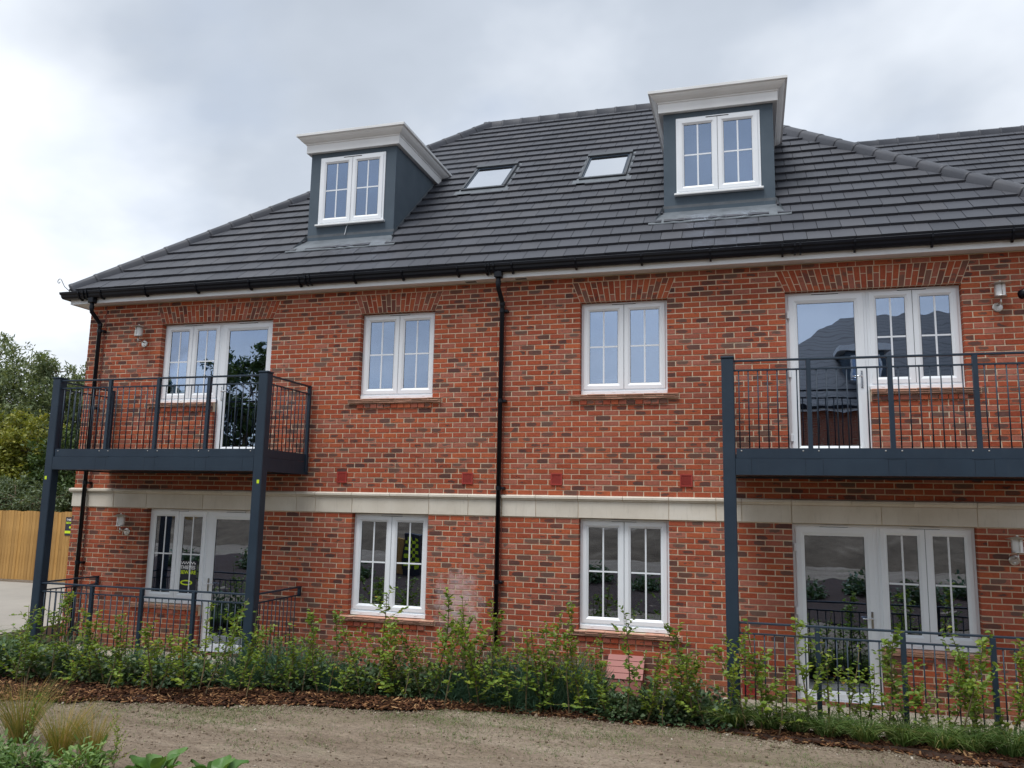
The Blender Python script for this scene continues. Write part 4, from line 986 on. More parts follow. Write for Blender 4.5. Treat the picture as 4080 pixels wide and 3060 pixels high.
lamp(-6.40, 2.445, 'steel lantern wall light left of the upper door on the left balcony')
lamp(6.47, 2.435, 'steel lantern wall light right of the upper door on the right balcony')
lamp(-6.43, -0.70, 'steel lantern wall light beside the ground floor door at the left corner')
lamp(6.46, -0.685, 'steel lantern wall light beside the ground floor door at the right photo edge')
# camera at the right edge
cc = thing('security_camera', 'black round security camera on the brick wall at the right photo edge', 'camera', (6.76, 0, 2.5))
m = MB(); m.lathe((6.80, -0.008, 2.62), [(0, 0), (0.05, 0), (0.05, 0.03), (0, 0.03)], 18, 0, 'y'); m.build('mount', 'black_plastic', cc)
m = MB(); m.tube([(6.80, -0.03, 2.60), (6.79, -0.12, 2.58)], 0.02, 10); m.build('bracket', 'black_plastic', cc, True)
m = MB(); m.tube([(6.86, -0.09, 2.60), (6.76, -0.16, 2.565), (6.69, -0.20, 2.54)], [0.055, 0.06, 0.058], 18); m.build('housing', 'black_plastic', cc, True)
# semi-concealed meter box
gb = thing('gas_meter_box', 'terracotta plastic meter box with sloped lid under the right middle window', 'meter box', (1.8, -0.2, -2.55))
m = MB(); m.prism_x([(-0.012, -2.6), (-0.012, -2.10), (-0.06, -2.10), (-0.34, -2.36), (-0.36, -2.6)], 1.58, 2.02); m.build('housing', 'gas_box', gb)
for i in range(4):
    t0, t1 = i/4+0.01, (i+1)/4-0.012
    P0 = (-0.06-0.28*t0, -2.10-0.26*t0); P1 = (-0.06-0.28*t1, -2.10-0.26*t1)
    m = MB(); m.prism_x([(P0[0], P0[1]+0.001), (P0[0]-0.014, P0[1]+0.014), (P1[0]-0.014, P1[1]+0.014), (P1[0], P1[1]+0.001)][::-1], 1.56, 2.04); m.build('lid_panel', 'gas_box', gb)

# ------------------------------------------------------------------ fence on the left with its sign
def fence(label, p, q, z0, h, pitch_=0.105, name='timber_fence'):
    p, q = Vector((p[0], p[1], z0)), Vector((q[0], q[1], z0)); d = q-p; L = d.length; d.normalize(); nrm = Vector((d.y, -d.x, 0))
    F = thing(name, label, 'fence', tuple(p))
    Mx = Matrix((d, -nrm, Vector((0, 0, 1)))).transposed().to_4x4(); eu = Mx.to_euler()
    bm_ = []
    for i in range(6):
        m_ = MB(); hh = h+random.uniform(-.015, .015); t = random.uniform(-.004, .004)
        m_.prism_x([(-0.022, 0.0), (-0.022, hh), (-0.004, hh), (-0.008, 0.0)], 0, 0.012); m_.box(0.012, pitch_*0.93, -0.020+t, -0.008+t, 0, hh-0.003); 
        o_ = m_.build('fence_board', 'fence_timber'); bm_.append(o_.data); bpy.data.objects.remove(o_)
    n = min(int(L/pitch_), 300)
    for i in range(n):
        o_ = link('fence_board', bm_[i % 6], F, p+d*i*pitch_); o_.rotation_euler = eu
    for zz in (0.25, h*0.5, h-0.25):
        m_ = MB(); m_.box(0, n*pitch_, 0.0, 0.05, zz-0.04, zz+0.04); o_ = m_.build('fence_rail', 'fence_timber', F, at=p); o_.rotation_euler = eu
    k_ = 0
    while k_*2.4 < n*pitch_:
        m_ = MB(); m_.box(-0.05, 0.05, 0.052, 0.152, -0.3, h); o_ = m_.build('fence_post', 'fence_timber', F, at=p+d*k_*2.4); o_.rotation_euler = eu; k_ += 1
    return F
fence('tall golden timber boarded fence beyond the left corner of the house', (-33, 6.35), (-8.6, 6.35), -2.36, 1.80)
fence('timber boarded fence on the far side of the garden, seen mirrored in the left door', (-7.5, -27), (-27, -13), -1.5, 1.9, name='far_timber_fence')
sg = thing('fence_sign', 'navy and lime warning sign on the timber fence at the house corner', 'sign', (-13.6, 6.32, -1.1))
part('panel', 'sign_navy', sg, (-13.93, -13.48, 6.316, 6.322, -1.17, -0.69))
part('lime_stripe', 'hi_vis', sg, (-13.925, -13.485, 6.312, 6.3155, -1.11, -1.045))
def lettering(parent, txt, mat, x, y, z, size):
    me_ = text_mesh(txt, size); me_.materials.clear(); me_.materials.append(MT[mat]); me_.name = 'lettering'
    return link('lettering', me_, parent, (x, y, z))
lettering(sg, 'THIEVES', 'sign_white', -13.905, 6.313, -0.785, 0.075); lettering(sg, 'BEWARE', 'hi_vis', -13.905, 6.313, -0.865, 0.075)
m = MB(); m.lathe((-13.77, 6.3155, -0.955), [(0, 0), (0.03, 0), (0.03, 0.003), (0, 0.003)], 18, 0, 'y'); m.build('roundel', 'hi_vis', sg)
# poster behind the ground floor left window
po = thing('window_poster', 'dark poster with white and lime lettering inside the ground floor left window', 'poster', (-5.27, 0.14, -1.68))
X0, X1 = -5.455, -5.125
part('sheet', 'sign_navy', po, (X0, X1, 0.1036, 0.1043, -1.72, -1.13))
for i in range(12):
    for j in range(2):
        if (i+j) % 2: part('check', 'sign_white', po, (X0+0.02+i*0.024, X0+0.044+i*0.024, 0.1027, 0.1033, -1.185+j*0.02, -1.165+j*0.02))
lettering(po, 'THIEVES', 'sign_white', X0+0.02, 0.1026, -1.262, 0.078); lettering(po, 'BEWARE', 'hi_vis', X0+0.02, 0.1026, -1.338, 0.078)
m = MB(); vs_ = [(-5.30+0.115*math.cos(a), 0.1026, -1.475+0.042*math.sin(a)) for a in np.linspace(0, 2*math.pi, 24, endpoint=False)] + [(-5.30+0.085*math.cos(a), 0.1026, -1.475+0.022*math.sin(a)) for a in np.linspace(0, 2*math.pi, 24, endpoint=False)]
m.add(vs_, [(i, (i+1) % 24, 24+(i+1) % 24, 24+i) for i in range(24)]); m.build('oval_mark', 'hi_vis', po)
part('lime_bar', 'hi_vis', po, (X0+0.01, X1-0.06, 0.1027, 0.1033, -1.68, -1.635))

# ------------------------------------------------------------------ leaves and plants (numpy)
def np_mesh(name, v, f, mat, rnd=None, smooth=False):
    me_ = bpy.data.meshes.new(name); nv, nf, k_ = len(v), len(f), f.shape[1]
    me_.vertices.add(nv); me_.vertices.foreach_set('co', v.astype(np.float32).ravel())
    me_.loops.add(nf*k_); me_.loops.foreach_set('vertex_index', f.astype(np.int32).ravel())
    me_.polygons.add(nf); me_.polygons.foreach_set('loop_start', np.arange(0, nf*k_, k_, dtype=np.int32)); me_.polygons.foreach_set('loop_total', np.full(nf, k_, np.int32))
    if rnd is not None:
        a = np.zeros((nv, 4), np.float32); a[:, 2] = rnd; a[:, 3] = 1; setattr4(me_, a)
    me_.materials.append(MT[mat]); me_.update(calc_edges=True); me_.validate()
    if smooth: me_.polygons.foreach_set('use_smooth', [True]*nf)
    return me_
def unit(a): return a/np.maximum(np.linalg.norm(a, axis=-1, keepdims=True), 1e-9)
def leaf_cards(P, D, size, wid, fold=0.25, rg=rng):
    """oval folded leaves at P pointing along D: 6 vertices, 2 quads each"""
    n = len(P); D = unit(D); up_ = np.zeros((n, 3)); up_[:, 2] = 1; up_ += rg.normal(0, 0.45, (n, 3))
    side = unit(np.cross(D, up_)); nor = np.cross(side, D); s = np.asarray(size).reshape(-1, 1)*np.ones((n, 1)); w = s*wid
    droop = -nor*0.12*s
    v = np.stack([P, P+D*s*0.32+side*w*0.5+nor*w*fold, P+D*s*0.68+side*w*0.42+nor*w*fold+droop*0.4, P+D*s+droop, P+D*s*0.68-side*w*0.42+nor*w*fold+droop*0.4, P+D*s*0.32-side*w*0.5+nor*w*fold], 1)
    b = np.arange(n)[:, None]*6
    f = np.concatenate([b+np.array([0, 1, 2, 3]), b+np.array([0, 3, 4, 5])], 0)
    return v.reshape(-1, 3), f
def blades(P, D, L, w, bend, seg=4, rg=rng):
    """arching grass blades: root P, start direction D, length L"""
    n = len(P); D = unit(D); side = unit(np.cross(D, rg.normal(0, 1, (n, 3)))); L = np.asarray(L).reshape(-1, 1); out_ = D.copy(); out_[:, 2] = 0; out_ = unit(out_+1e-6)
    vs_ = []
    for i in range(seg+1):
        t = i/seg; c_ = P + D*L*t + (out_*0.55-np.array([0, 0, 0.75]))*L*(t**2.2)*bend
        ww = w*(1-t)**0.7+0.0004
        vs_ += [c_-side*ww, c_+side*ww]
    v = np.stack(vs_, 1); b = np.arange(n)[:, None]*(2*(seg+1))
    f = np.concatenate([b+np.array([2*i, 2*i+1, 2*i+3, 2*i+2]) for i in range(seg)], 0)
    return v.reshape(-1, 3), f
def sapling_meshes(i, autumn):
    rg = np.random.default_rng(100+i); st = MB(); H = 1.0
    lean = rg.normal(0, 0.13, 2); pts = []
    for t in np.linspace(0, 1, 9): pts.append((lean[0]*t+0.02*math.sin(6*t+i), lean[1]*t+0.02*math.sin(5*t+2*i), t*H*0.94))
    st.tube(pts, [0.006*(1-0.8*t)+0.0012 for t in np.linspace(0, 1, 9)], 5)
    P, D, S_ = [], [], []
    kind_ = i % 4                                # whip, bushy foot, leaning spray, full
    nb = int(rg.integers(*((8, 12), (16, 21), (10, 14), (14, 18))[kind_]))
    for b in range(nb):
        t = (0.10, 0.05, 0.22, 0.08)[kind_]+(0.86, 0.62, 0.74, 0.86)[kind_]*(b+rg.uniform(0, 0.7))/nb; k_ = t*8; j = int(min(7, k_)); fr = k_-j
        p0 = np.array(pts[j])*(1-fr)+np.array(pts[j+1])*fr
        a = rg.uniform(0, 6.283); Lb = (0.27*(1-t)+0.07)*rg.uniform(0.35, 1.7)*(0.7, 1.25, 1.2, 1.0)[kind_]; el = rg.uniform(0.2, 1.25)
        d = np.array([math.cos(a)*math.cos(el), math.sin(a)*math.cos(el), math.sin(el)])
        q = [p0, p0+d*Lb*0.5+np.array([0, 0, 0.01]), p0+d*Lb+np.array([0, 0, 0.03])*rg.uniform(-1, 1)]
        st.tube([tuple(x) for x in q], [0.0022, 0.0016, 0.0008], 4, caps=False)
        nl = int(4+Lb*34)
        for l_ in range(nl):
            u = (l_+0.5)/nl; pp = q[0]*(1-u)**2+2*u*(1-u)*q[1]+u*u*q[2]
            a2 = rg.uniform(0, 6.283); dd = d*0.5+np.array([math.cos(a2), math.sin(a2), rg.uniform(-0.35, 0.35)])*0.8
            P.append(pp); D.append(dd); S_.append(rg.uniform(0.032, 0.068)*(1-0.2*u))
    for l_ in range(16):
        u = rg.uniform(0.45, 1); j = int(min(7, u*8)); pp = np.array(pts[j])+ (np.array(pts[j+1])-np.array(pts[j]))*(u*8-j); a2 = rg.uniform(0, 6.283)
        P.append(pp); D.append(np.array([math.cos(a2), math.sin(a2), 0.3])); S_.append(rg.uniform(0.035, 0.062))
    v, f = leaf_cards(np.array(P), np.array(D), np.array(S_), 0.62, 0.22, rg)
    n = len(P); r = np.clip(rg.beta(2.0, 2.6, n)*0.88+autumn*rg.random(n)**2, 0, 1)
    o_ = st.build('stem', 'twig'); sm = o_.data; bpy.data.objects.remove(o_)
    return sm, np_mesh('foliage', v, f, 'leaf_hedge', np.repeat(r, 6))
SAPM = [sapling_meshes(i, 0.28 if i % 5 == 0 else 0.10) for i in range(20)]
def plant(name, label, cat, meshes, x, y, scale, rz=None, group=None, z=None):
    z = bed_z(x, y)-0.01 if z is None else z
    o_ = thing(name, label, cat, (x, y, z), group)
    o_.rotation_euler = (random.uniform(-.05, .05), random.uniform(-.05, .05), random.uniform(0, 6.28) if rz is None else rz); o_.scale = scale if hasattr(scale, '__len__') else (scale,)*3
    for nm, me_ in meshes:
        c_ = bpy.data.objects.new(nm, me_); COL.objects.link(c_); c_.parent = o_
    return o_
SAP = [(-0.9, -1.7, 1.3), (-0.35, -1.6, 1.35), (0.05, -1.5, 1.2), (1.1, -1.55, 1.2), (2.6, -1.5, 1.1), (-2.95, -2.2, 1.1), (-5.0, -2.5, 1.1), (3.1, -1.55, 1.15), (5.4, -1.75, 1.3), (6.1, -1.6, 1.4), (-5.75, -3.02, .95), (-5.31, -2.97, 1.0), (-5.2, -2.88, 0.9), (-5.46, -2.7, 0.98), (-5.08, -2.71, 1.1), (-4.66, -2.77, 0.62), (-4.61, -2.53, 0.95), (-4.3, -2.6, 1.0), (-4.09, -2.81, 0.88), (-3.93, -2.75, 0.95), (-3.74, -2.66, 0.63), (-3.52, -2.75, 0.95), (-3.35, -2.78, 0.72), (-3.14, -2.65, 0.99), (-3.02, -2.52, 1.07), (-2.84, -2.58, 1.0), (-2.6, -2.28, 1.03), (-2.36, -2.5, 0.89), (-2.4, -2.09, 0.6), (-2.19, -2.17, 0.75), (-1.97, -2.18, 0.85), (-1.80, -2.12, 1.03), (-1.62, -2.12, 1.0), (-1.46, -2.1, 1.0), (-1.28, -2.13, 0.7), (-1.11, -2.0, 1.0), (-1.00, -1.87, 1.02), (-0.75, -1.87, 0.9), (-0.58, -1.94, 0.75), (-0.43, -1.8, 0.9), (-0.25, -1.77, 1.25), (-0.07, -1.95, 1.1), (0.14, -1.67, 1.1), (0.3, -1.78, 1.32), (0.46, -1.64, 1.36), (0.69, -1.76, 0.75), (0.88, -1.72, 0.97), (1.03, -1.72, 0.98), (1.18, -1.77, 1.0), (1.36, -1.76, 1.25), (1.5, -1.66, 1.15), (1.68, -1.63, 0.85), (1.85, -1.74, 0.8), (2.05, -1.77, 1.24), (2.24, -1.7, 0.95), (2.44, -1.76, 0.75), (2.56, -1.66, 0.85), (2.74, -1.66, 1.09), (2.92, -1.74, 1.12), (3.34, -1.77, 0.95), (3.5, -1.74, 1.25), (3.66, -1.86, 0.8), (3.97, -1.71, 1.25), (4.2, -1.5, 0.95), (4.36, -1.62, 1.0), (4.54, -1.65, 0.8), (4.69, -1.75, 1.2), (4.93, -1.6, 1.05), (5.14, -1.65, 0.85), (5.30, -1.6, 0.8), (5.52, -1.62, 0.95), (5.70, -1.6, 1.3), (5.86, -1.72, 1.32), (6.02, -1.76, 1.2)]
ORD = ['first', 'second', 'third', 'fourth', 'fifth', 'sixth', 'seventh', 'eighth', 'ninth', 'tenth', 'eleventh', 'twelfth', 'thirteenth', 'fourteenth', 'fifteenth', 'sixteenth', 'seventeenth', 'eighteenth']
ZONES = [(-99, -4.2, 'in front of the left patio railing'), (-4.2, -2.75, 'in front of the left balcony\'s right post'), (-2.75, -1.2, 'below the left middle window'), (-1.2, 0.25, 'between the left middle window and the downpipe'), (0.25, 1.25, 'between the downpipe and the right middle window'), (1.25, 2.5, 'below the right middle window'), (2.5, 3.6, 'around the right balcony post'), (3.6, 4.95, 'in front of the right glass door'), (4.95, 99, 'in front of the right patio window')]
cnt = {}
for i, (x, y, h) in enumerate(sorted(SAP)):
    zn = next(z for z in ZONES if z[0] <= x < z[1]); c_ = cnt.get(zn[2], 0); cnt[zn[2]] = c_+1
    sm, fm = SAPM[(i*7+3) % 20]
    w_ = random.uniform(1.0, 1.4)*(0.55+0.45*h)
    tall = 'tall ' if h > 1.15 else ('short ' if h < 0.8 else '')
    plant('hedge_sapling', '%sgreen hedge sapling, %s from the left %s' % (tall, ORD[c_], zn[2]), 'sapling', (('stem', sm), ('foliage', fm)), x, y, (w_, w_, h*1.02), group='hedge saplings in the mulch bed')

def dome_points(rg, n, r, h, hollow=0.55):
    a = rg.uniform(0, 6.283, n); u = rg.uniform(0, 1, n)**0.6; ph = np.arccos(1-u); rr = rg.uniform(hollow, 1, n)
    return np.stack([r*rr*np.sin(ph)*np.cos(a), r*rr*np.sin(ph)*np.sin(a), h*rr*np.cos(ph)+0.02], -1)
def needle_shrub(i):
    rg = np.random.default_rng(300+i); n = 1500; P = dome_points(rg, n, 0.26, 0.36, 0.25)*np.array([1, 1, 1]); D = unit(P*np.array([1, 1, 1.1])+np.array([0, 0, 0.12]))+rg.normal(0, 0.35, (n, 3))
    v, f = blades(P-unit(D)*0.04, D, rg.uniform(0.07, 0.14, n), 0.0022, 0.12, 2, rg)
    return (('foliage', np_mesh('foliage', v, f, 'leaf_bluegreen', np.repeat(rg.random(n), 6))),)
def leafy_shrub(i, mat='leaf_dark', n=620, r=0.26, h=0.30, s0=0.03, s1=0.06, wid=0.75):
    rg = np.random.default_rng(400+i); P = dome_points(rg, n, r, h, 0.45)*(1+0.18*np.sin(np.arange(n))[:, None]); D = unit(P+np.array([0, 0, 0.05]))*np.array([1, 1, 0.5])+rg.normal(0, 0.5, (n, 3))
    v, f = leaf_cards(P, D, rg.uniform(s0, s1, n), wid, 0.15, rg)
    st = MB()
    for j in range(14):
        p = P[j*7]; st.tube([(0, 0, 0), tuple(p*0.5+np.array([0, 0, 0.04])), tuple(p)], [0.004, 0.003, 0.001], 4, caps=False)
    o_ = st.build('stem', 'twig'); sm = o_.data; bpy.data.objects.remove(o_)
    return (('stem', sm), ('foliage', np_mesh('foliage', v, f, mat, np.repeat(rg.random(n), 6))))
def grass_tuft(i, mat='leaf_grass', n=260, L0=0.25, L1=0.5, spread=0.55, w=0.0035, bend=0.75):
    rg = np.random.default_rng(500+i); a = rg.uniform(0, 6.283, n); r = 0.07*np.sqrt(rg.random(n)); P = np.stack([r*np.cos(a), r*np.sin(a), np.zeros(n)], -1)
    t = rg.uniform(0.05, 1, n)*spread; a2 = a+rg.normal(0, 0.5, n); D = np.stack([np.cos(a2)*np.sin(t), np.sin(a2)*np.sin(t), np.cos(t)], -1)
    v, f = blades(P, D, rg.uniform(L0, L1, n), w, bend, 4, rg)
    return (('blades', np_mesh('blades', v, f, mat, np.repeat(rg.random(n), 10))),)
NS = [needle_shrub(i) for i in range(3)]; LSH = [leafy_shrub(i) for i in range(4)]; GT = [grass_tuft(i) for i in range(4)]
under = []
def zone_of(x): return next(z for z in ZONES if z[0] <= x < z[1])[2]
ucnt = {}
def put_under(kind, x, y, s, sz=1.0):
    meshes = {'needle': NS, 'leafy': LSH, 'grass': GT}[kind]; zn = zone_of(x); c_ = ucnt.get((kind, zn), 0); ucnt[(kind, zn)] = c_+1
    nm, lab, cat = {'needle': ('fine_leaved_shrub', 'blue-green fine-leaved shrub', 'shrub'), 'leafy': ('ground_cover_shrub', 'low dark leafy shrub', 'shrub'), 'grass': ('ornamental_grass', 'arching green grass tuft', 'grass')}[kind]
    s *= 1.2; plant(nm, '%s, %s from left %s' % (lab, ORD[c_], zn), cat, meshes[(c_*3+len(zn)) % len(meshes)], x, y, (s, s, s*sz), group=nm.replace('_', ' ')+'s in the mulch bed')
for x, y, s in sorted([(-3.0, -1.75, 1.1), (-2.7, -2.0, 1.0), (-2.35, -1.7, 1.2), (-1.95, -1.6, 1.15), (-1.55, -1.75, 1.0), (0.15, -1.25, 1.3), (0.5, -1.1, 1.35), (0.85, -1.2, 1.3), (1.2, -1.05, 1.25), (0.65, -1.5, 1.2), (1.05, -1.5, 1.15), (1.45, -1.35, 1.3), (1.35, -0.8, 1.2), (-0.1, -1.55, 1.0), (0.32, -1.5, 1.1), (-4.4, -1.8, 1.0), (-5.3, -2.0, 1.1), (-2.95, -1.25, 1.2), (-2.45, -1.2, 1.2)]): put_under('needle', x, y, s, 1.15)
for x, y, s in sorted([(-5.0, -2.35, 1.1), (-4.5, -2.3, 1.0), (-4.05, -2.35, 1.1), (-3.65, -2.3, 1.1), (-3.3, -2.2, 1.0), (-3.7, -1.85, 1.1), (-2.1, -1.95, 1.0), (-1.75, -1.5, 1.1), (-1.35, -1.45, 1.15), (-1.0, -1.3, 1.1), (-1.2, -1.75, 1.0), (-0.85, -1.6, 1.05), (-0.5, -1.5, 1.1), (-0.55, -1.15, 1.15), (-0.2, -1.2, 1.1), (1.75, -1.4, 1.0), (2.1, -1.45, 0.95), (2.4, -1.35, 1.1), (2.75, -1.3, 1.1), (2.55, -1.5, 0.8), (3.0, -1.5, 1.0), (1.95, -1.62, 0.75), (-5.6, -2.4, 1.2), (-6.1, -2.5, 1.2), (-6.6, -2.4, 1.3)]): put_under('leafy', x, y, s)
for x, y, s in sorted([(-5.9, -2.0, 1.2), (-6.3, -1.8, 1.3), (-4.9, -1.75, 1.0), (3.2, -1.6, 1.1), (3.55, -1.62, 1.15), (3.85, -1.62, 1.1), (4.15, -1.7, 1.1), (4.5, -1.8, 1.1), (4.85, -1.82, 1.15), (5.2, -1.88, 1.1), (5.5, -1.9, 1.1), (5.8, -1.98, 1.2), (6.1, -2.0, 1.2), (4.3, -1.5, 0.9), (5.05, -1.52, 0.9), (5.65, -1.55, 1.0), (-6.9, -1.7, 1.3), (-7.3, -1.4, 1.5), (-7.7, -1.7, 1.6), (-7.1, -2.2, 1.5), (-8.2, -2.0, 1.6), (-7.8, -2.6, 1.5), (-8.6, -1.5, 1.6), (-6.6, -2.1, 1.3)]): put_under('grass', x, y, s)
# tall weeds at the far left edge
for j, (x, y, s) in enumerate(((-6.4, -3.0, 1.1), (-6.0, -3.2, 1.0), (-6.9, -2.6, 1.3))):
    sm, fm = SAPM[(j*4+1) % 12]; plant('hedge_sapling', 'green hedge sapling at the left photo edge, %s from the left' % ORD[[1, 2, 0][j]], 'sapling', (('stem', sm), ('foliage', fm)), x, y, s, group='hedge saplings in the mulch bed')

# ------------------------------------------------------------------ mulch chips, stones, seedling grass
def boxes(n, xy, zf, dims, tilt, rg):
    c_ = np.array([[sx_, sy_, sz_] for sz_ in (-1, 1) for sy_ in (-1, 1) for sx_ in (-1, 1)], float)*0.5
    V = c_[None]*dims[:, None, :]; V[:, :, 0] += rg.normal(0, 0.12, (n, 8))*dims[:, :1]
    a = rg.uniform(0, 6.283, n); t = rg.normal(0, tilt, n); t2 = rg.normal(0, tilt, n)
    ca, sa, ct, s_t, c2, s2_ = np.cos(a), np.sin(a), np.cos(t), np.sin(t), np.cos(t2), np.sin(t2)
    x, y, z = V[..., 0], V[..., 1], V[..., 2]
    y, z = y*c2[:, None]-z*s2_[:, None], y*s2_[:, None]+z*c2[:, None]; x, z = x*ct[:, None]-z*s_t[:, None], x*s_t[:, None]+z*ct[:, None]
    x, y = x*ca[:, None]-y*sa[:, None], x*sa[:, None]+y*ca[:, None]
    V = np.stack([x+xy[:, :1], y+xy[:, 1:], z+zf[:, None]], -1)
    f = (np.arange(n)[:, None, None]*8+np.array([(0, 2, 3, 1), (4, 5, 7, 6), (0, 1, 5, 4), (2, 6, 7, 3), (0, 4, 6, 2), (1, 3, 7, 5)])[None]).reshape(-1, 4)
    return V.reshape(-1, 3), f
rg = np.random.default_rng(5); n = 15000
cxs = rg.uniform(-8, 6.6, n); cy = edge_y(cxs) + np.abs(rg.normal(0, 0.42, n)) - 0.06*rg.random(n); cy = np.minimum(cy, -0.1)
keep = ~((np.abs(cxs) > 3.0) & (cy > -1.45)); cxs, cy = cxs[keep], cy[keep]; n = len(cxs)
dims = np.stack([rg.gamma(3, 0.013, n)+0.012, rg.gamma(3, 0.005, n)+0.006, rg.uniform(0.004, 0.012, n)], -1)
zc = ground_z(cxs, cy)+0.012+0.05*np.clip((cy-edge_y(cxs))*5, 0, 1)+rg.uniform(-.004, .016, n)
big_ = rg.random(n) < 0.03; dims[big_] = np.stack([rg.uniform(0.07, 0.16, big_.sum()), rg.uniform(0.012, 0.024, big_.sum()), rg.uniform(0.005, 0.010, big_.sum())], -1)
v, f = boxes(n, np.stack([cxs, cy], -1), zc, dims, 0.30, rg)
tag(link('bark_mulch', np_mesh('bark_mulch', v, f, 'mulch', np.repeat(np.where(big_, rg.uniform(0.86, 1, n), rg.random(n)), 8))), 'dark brown bark mulch with pale wood chips along the bed edge', kind='stuff')
n = 26000
cxs = rg.uniform(-8, 7, n); cy = np.where(rg.random(n) < 0.45, edge_y(cxs)-np.abs(rg.normal(0, 0.16, n)), rg.uniform(-7.5, -1.7, n)); ok = cy < edge_y(cxs)+0.03; cxs, cy = cxs[ok], cy[ok]; n = len(cxs)
sz = rg.gamma(1.3, 0.0035, n)+0.003; dims = np.stack([sz*1.3, sz, sz*0.7], -1)
v, f = boxes(n, np.stack([cxs, cy], -1), ground_z(cxs, cy)+hnoise(cxs, cy)+sz*0.2, dims, 0.5, rg)
tag(link('soil_crumbs', np_mesh('soil_crumbs', v, f, 'stone_chip', np.repeat(rg.random(n)**1.5, 8))), 'loose soil clods and small stones on the bare ground', kind='stuff')
n = 190000
cxs = rg.uniform(-7, 7.5, n); cy = rg.uniform(-6.0, -1.6, n)
dn = np.sin(cxs*1.3+0.7)*np.sin(cy*2.1+cxs*0.4)+0.5*np.sin(cxs*3.3-cy*2.7)+0.35*np.sin(cxs*7+cy*5)
near = np.exp(-((cy-edge_y(cxs)+0.28)/0.28)**2)
patch = sum(np.exp(-((cxs-px)/rx)**2-((cy-py)/ry)**2) for px, py, rx, ry in ((-0.5, -2.45, 1.0, 0.32), (1.9, -2.45, 1.1, 0.38), (-3.3, -3.35, 1.3, 0.28), (3.6, -2.9, 1.0, 0.35), (-1.9, -3.0, 0.7, 0.25), (0.6, -3.2, 0.8, 0.3)))
ok = (cy < edge_y(cxs)-0.05) & (rg.random(n) < np.clip(0.04+0.20*(dn-0.25), 0.012, 0.5)+0.20*near*(np.sin(cxs*2.2+1)>-0.3)+0.55*patch*(0.4+0.6*(dn>-0.2))); cxs, cy = cxs[ok], cy[ok]; n = len(cxs)
P = np.stack([cxs, cy, ground_z(cxs, cy)+hnoise(cxs, cy)-0.003], -1); D = np.stack([rg.normal(0, 0.4, n), rg.normal(0, 0.4, n), np.ones(n)], -1)
v, f = blades(P, D, rg.uniform(0.015, 0.062, n), 0.0018, 0.4, 2, rg)
tag(link('seedling_grass', np_mesh('seedling_grass', v, f, 'leaf_grass', np.repeat(rg.random(n), 6))), 'sparse seedling grass coming up in patches on the bare soil', kind='stuff')

# ------------------------------------------------------------------ foreground plants, lower left
def gz(x, y): return float(ground_z(np.array(x), np.array(y)))
GOLD = [grass_tuft(20+i, 'leaf_gold', 480, 0.28, 0.66, 0.40, 0.0015, 0.28) for i in range(2)]
for j, (x, y, s, lab) in enumerate(((-3.05, -5.0, 1.15, 'golden feathery grass tuft at the left photo edge'), (-2.30, -5.3, 0.98, 'gold and green feathery grass tuft, second from the left edge'), (-2.02, -5.25, 0.85, 'gold and green feathery grass tuft nearest the bare soil'))):
    plant('feather_grass', lab, 'grass', GOLD[j % 2], x, y, s, group='feather grass tufts', z=gz(x, y)-0.01)
BR = [leafy_shrub(30+i, 'leaf_bright', 420, 0.22, 0.26, 0.05, 0.09, 0.32) for i in range(3)]
for j, (x, y, s, lab) in enumerate(((-2.80, -5.75, 1.0, 'bright green narrow-leaved plant at the lower left corner'), (-2.45, -5.85, 0.95, 'bright green narrow-leaved plant between the grass tufts'), (-2.12, -5.85, 0.9, 'bright green narrow-leaved plant below the right grass tuft'), (-1.75, -5.65, 0.95, 'bright green narrow-leaved plant left of the large-leaved clumps'))):
    plant('narrow_leaved_plant', lab, 'plant', BR[j % 3], x, y, s, group='narrow-leaved foreground plants', z=gz(x, y)-0.01)
for j, (x, y, s) in enumerate(((-2.62, -5.35, 0.52), (-1.60, -5.45, 0.50))):
    sm, fm = SAPM[(j*3+2) % 12]; plant('foreground_sprig', ['slender leafy sprig among the grass tufts', 'slender leafy sprig standing against the bare soil'][j], 'plant', (('stem', sm), ('foliage', fm)), x, y, (0.7*s, 0.7*s, s), z=gz(x, y)-0.01)
def big_leaf(i, L, W):
    rg = np.random.default_rng(700+i); nu, nv = 9, 6; vs_ = []; cup = rg.uniform(0.25, 0.6); dr = rg.uniform(0.1, 0.5)
    for a in range(nu):
        t = a/(nu-1); w_ = W*math.sin(math.pi*min(1, t*0.93+0.05))**0.75*(1-0.25*t)
        for b in range(nv):
            s_ = -1+2*b/(nv-1); vs_.append((s_*w_*0.5, L*t, L*0.5*t-L*dr*t*t+cup*w_*0.5*s_*s_+0.010*math.sin(9*t+3*s_+i)))
    fs_ = [(a*nv+b, a*nv+b+1, (a+1)*nv+b+1, (a+1)*nv+b) for a in range(nu-1) for b in range(nv-1)]
    return np_mesh('leaf', np.array(vs_), np.array(fs_), 'leaf_big', np.full(len(vs_), rg.random()), True)
BLM = [big_leaf(i, random.uniform(0.16, 0.22), random.uniform(0.15, 0.20)) for i in range(8)]
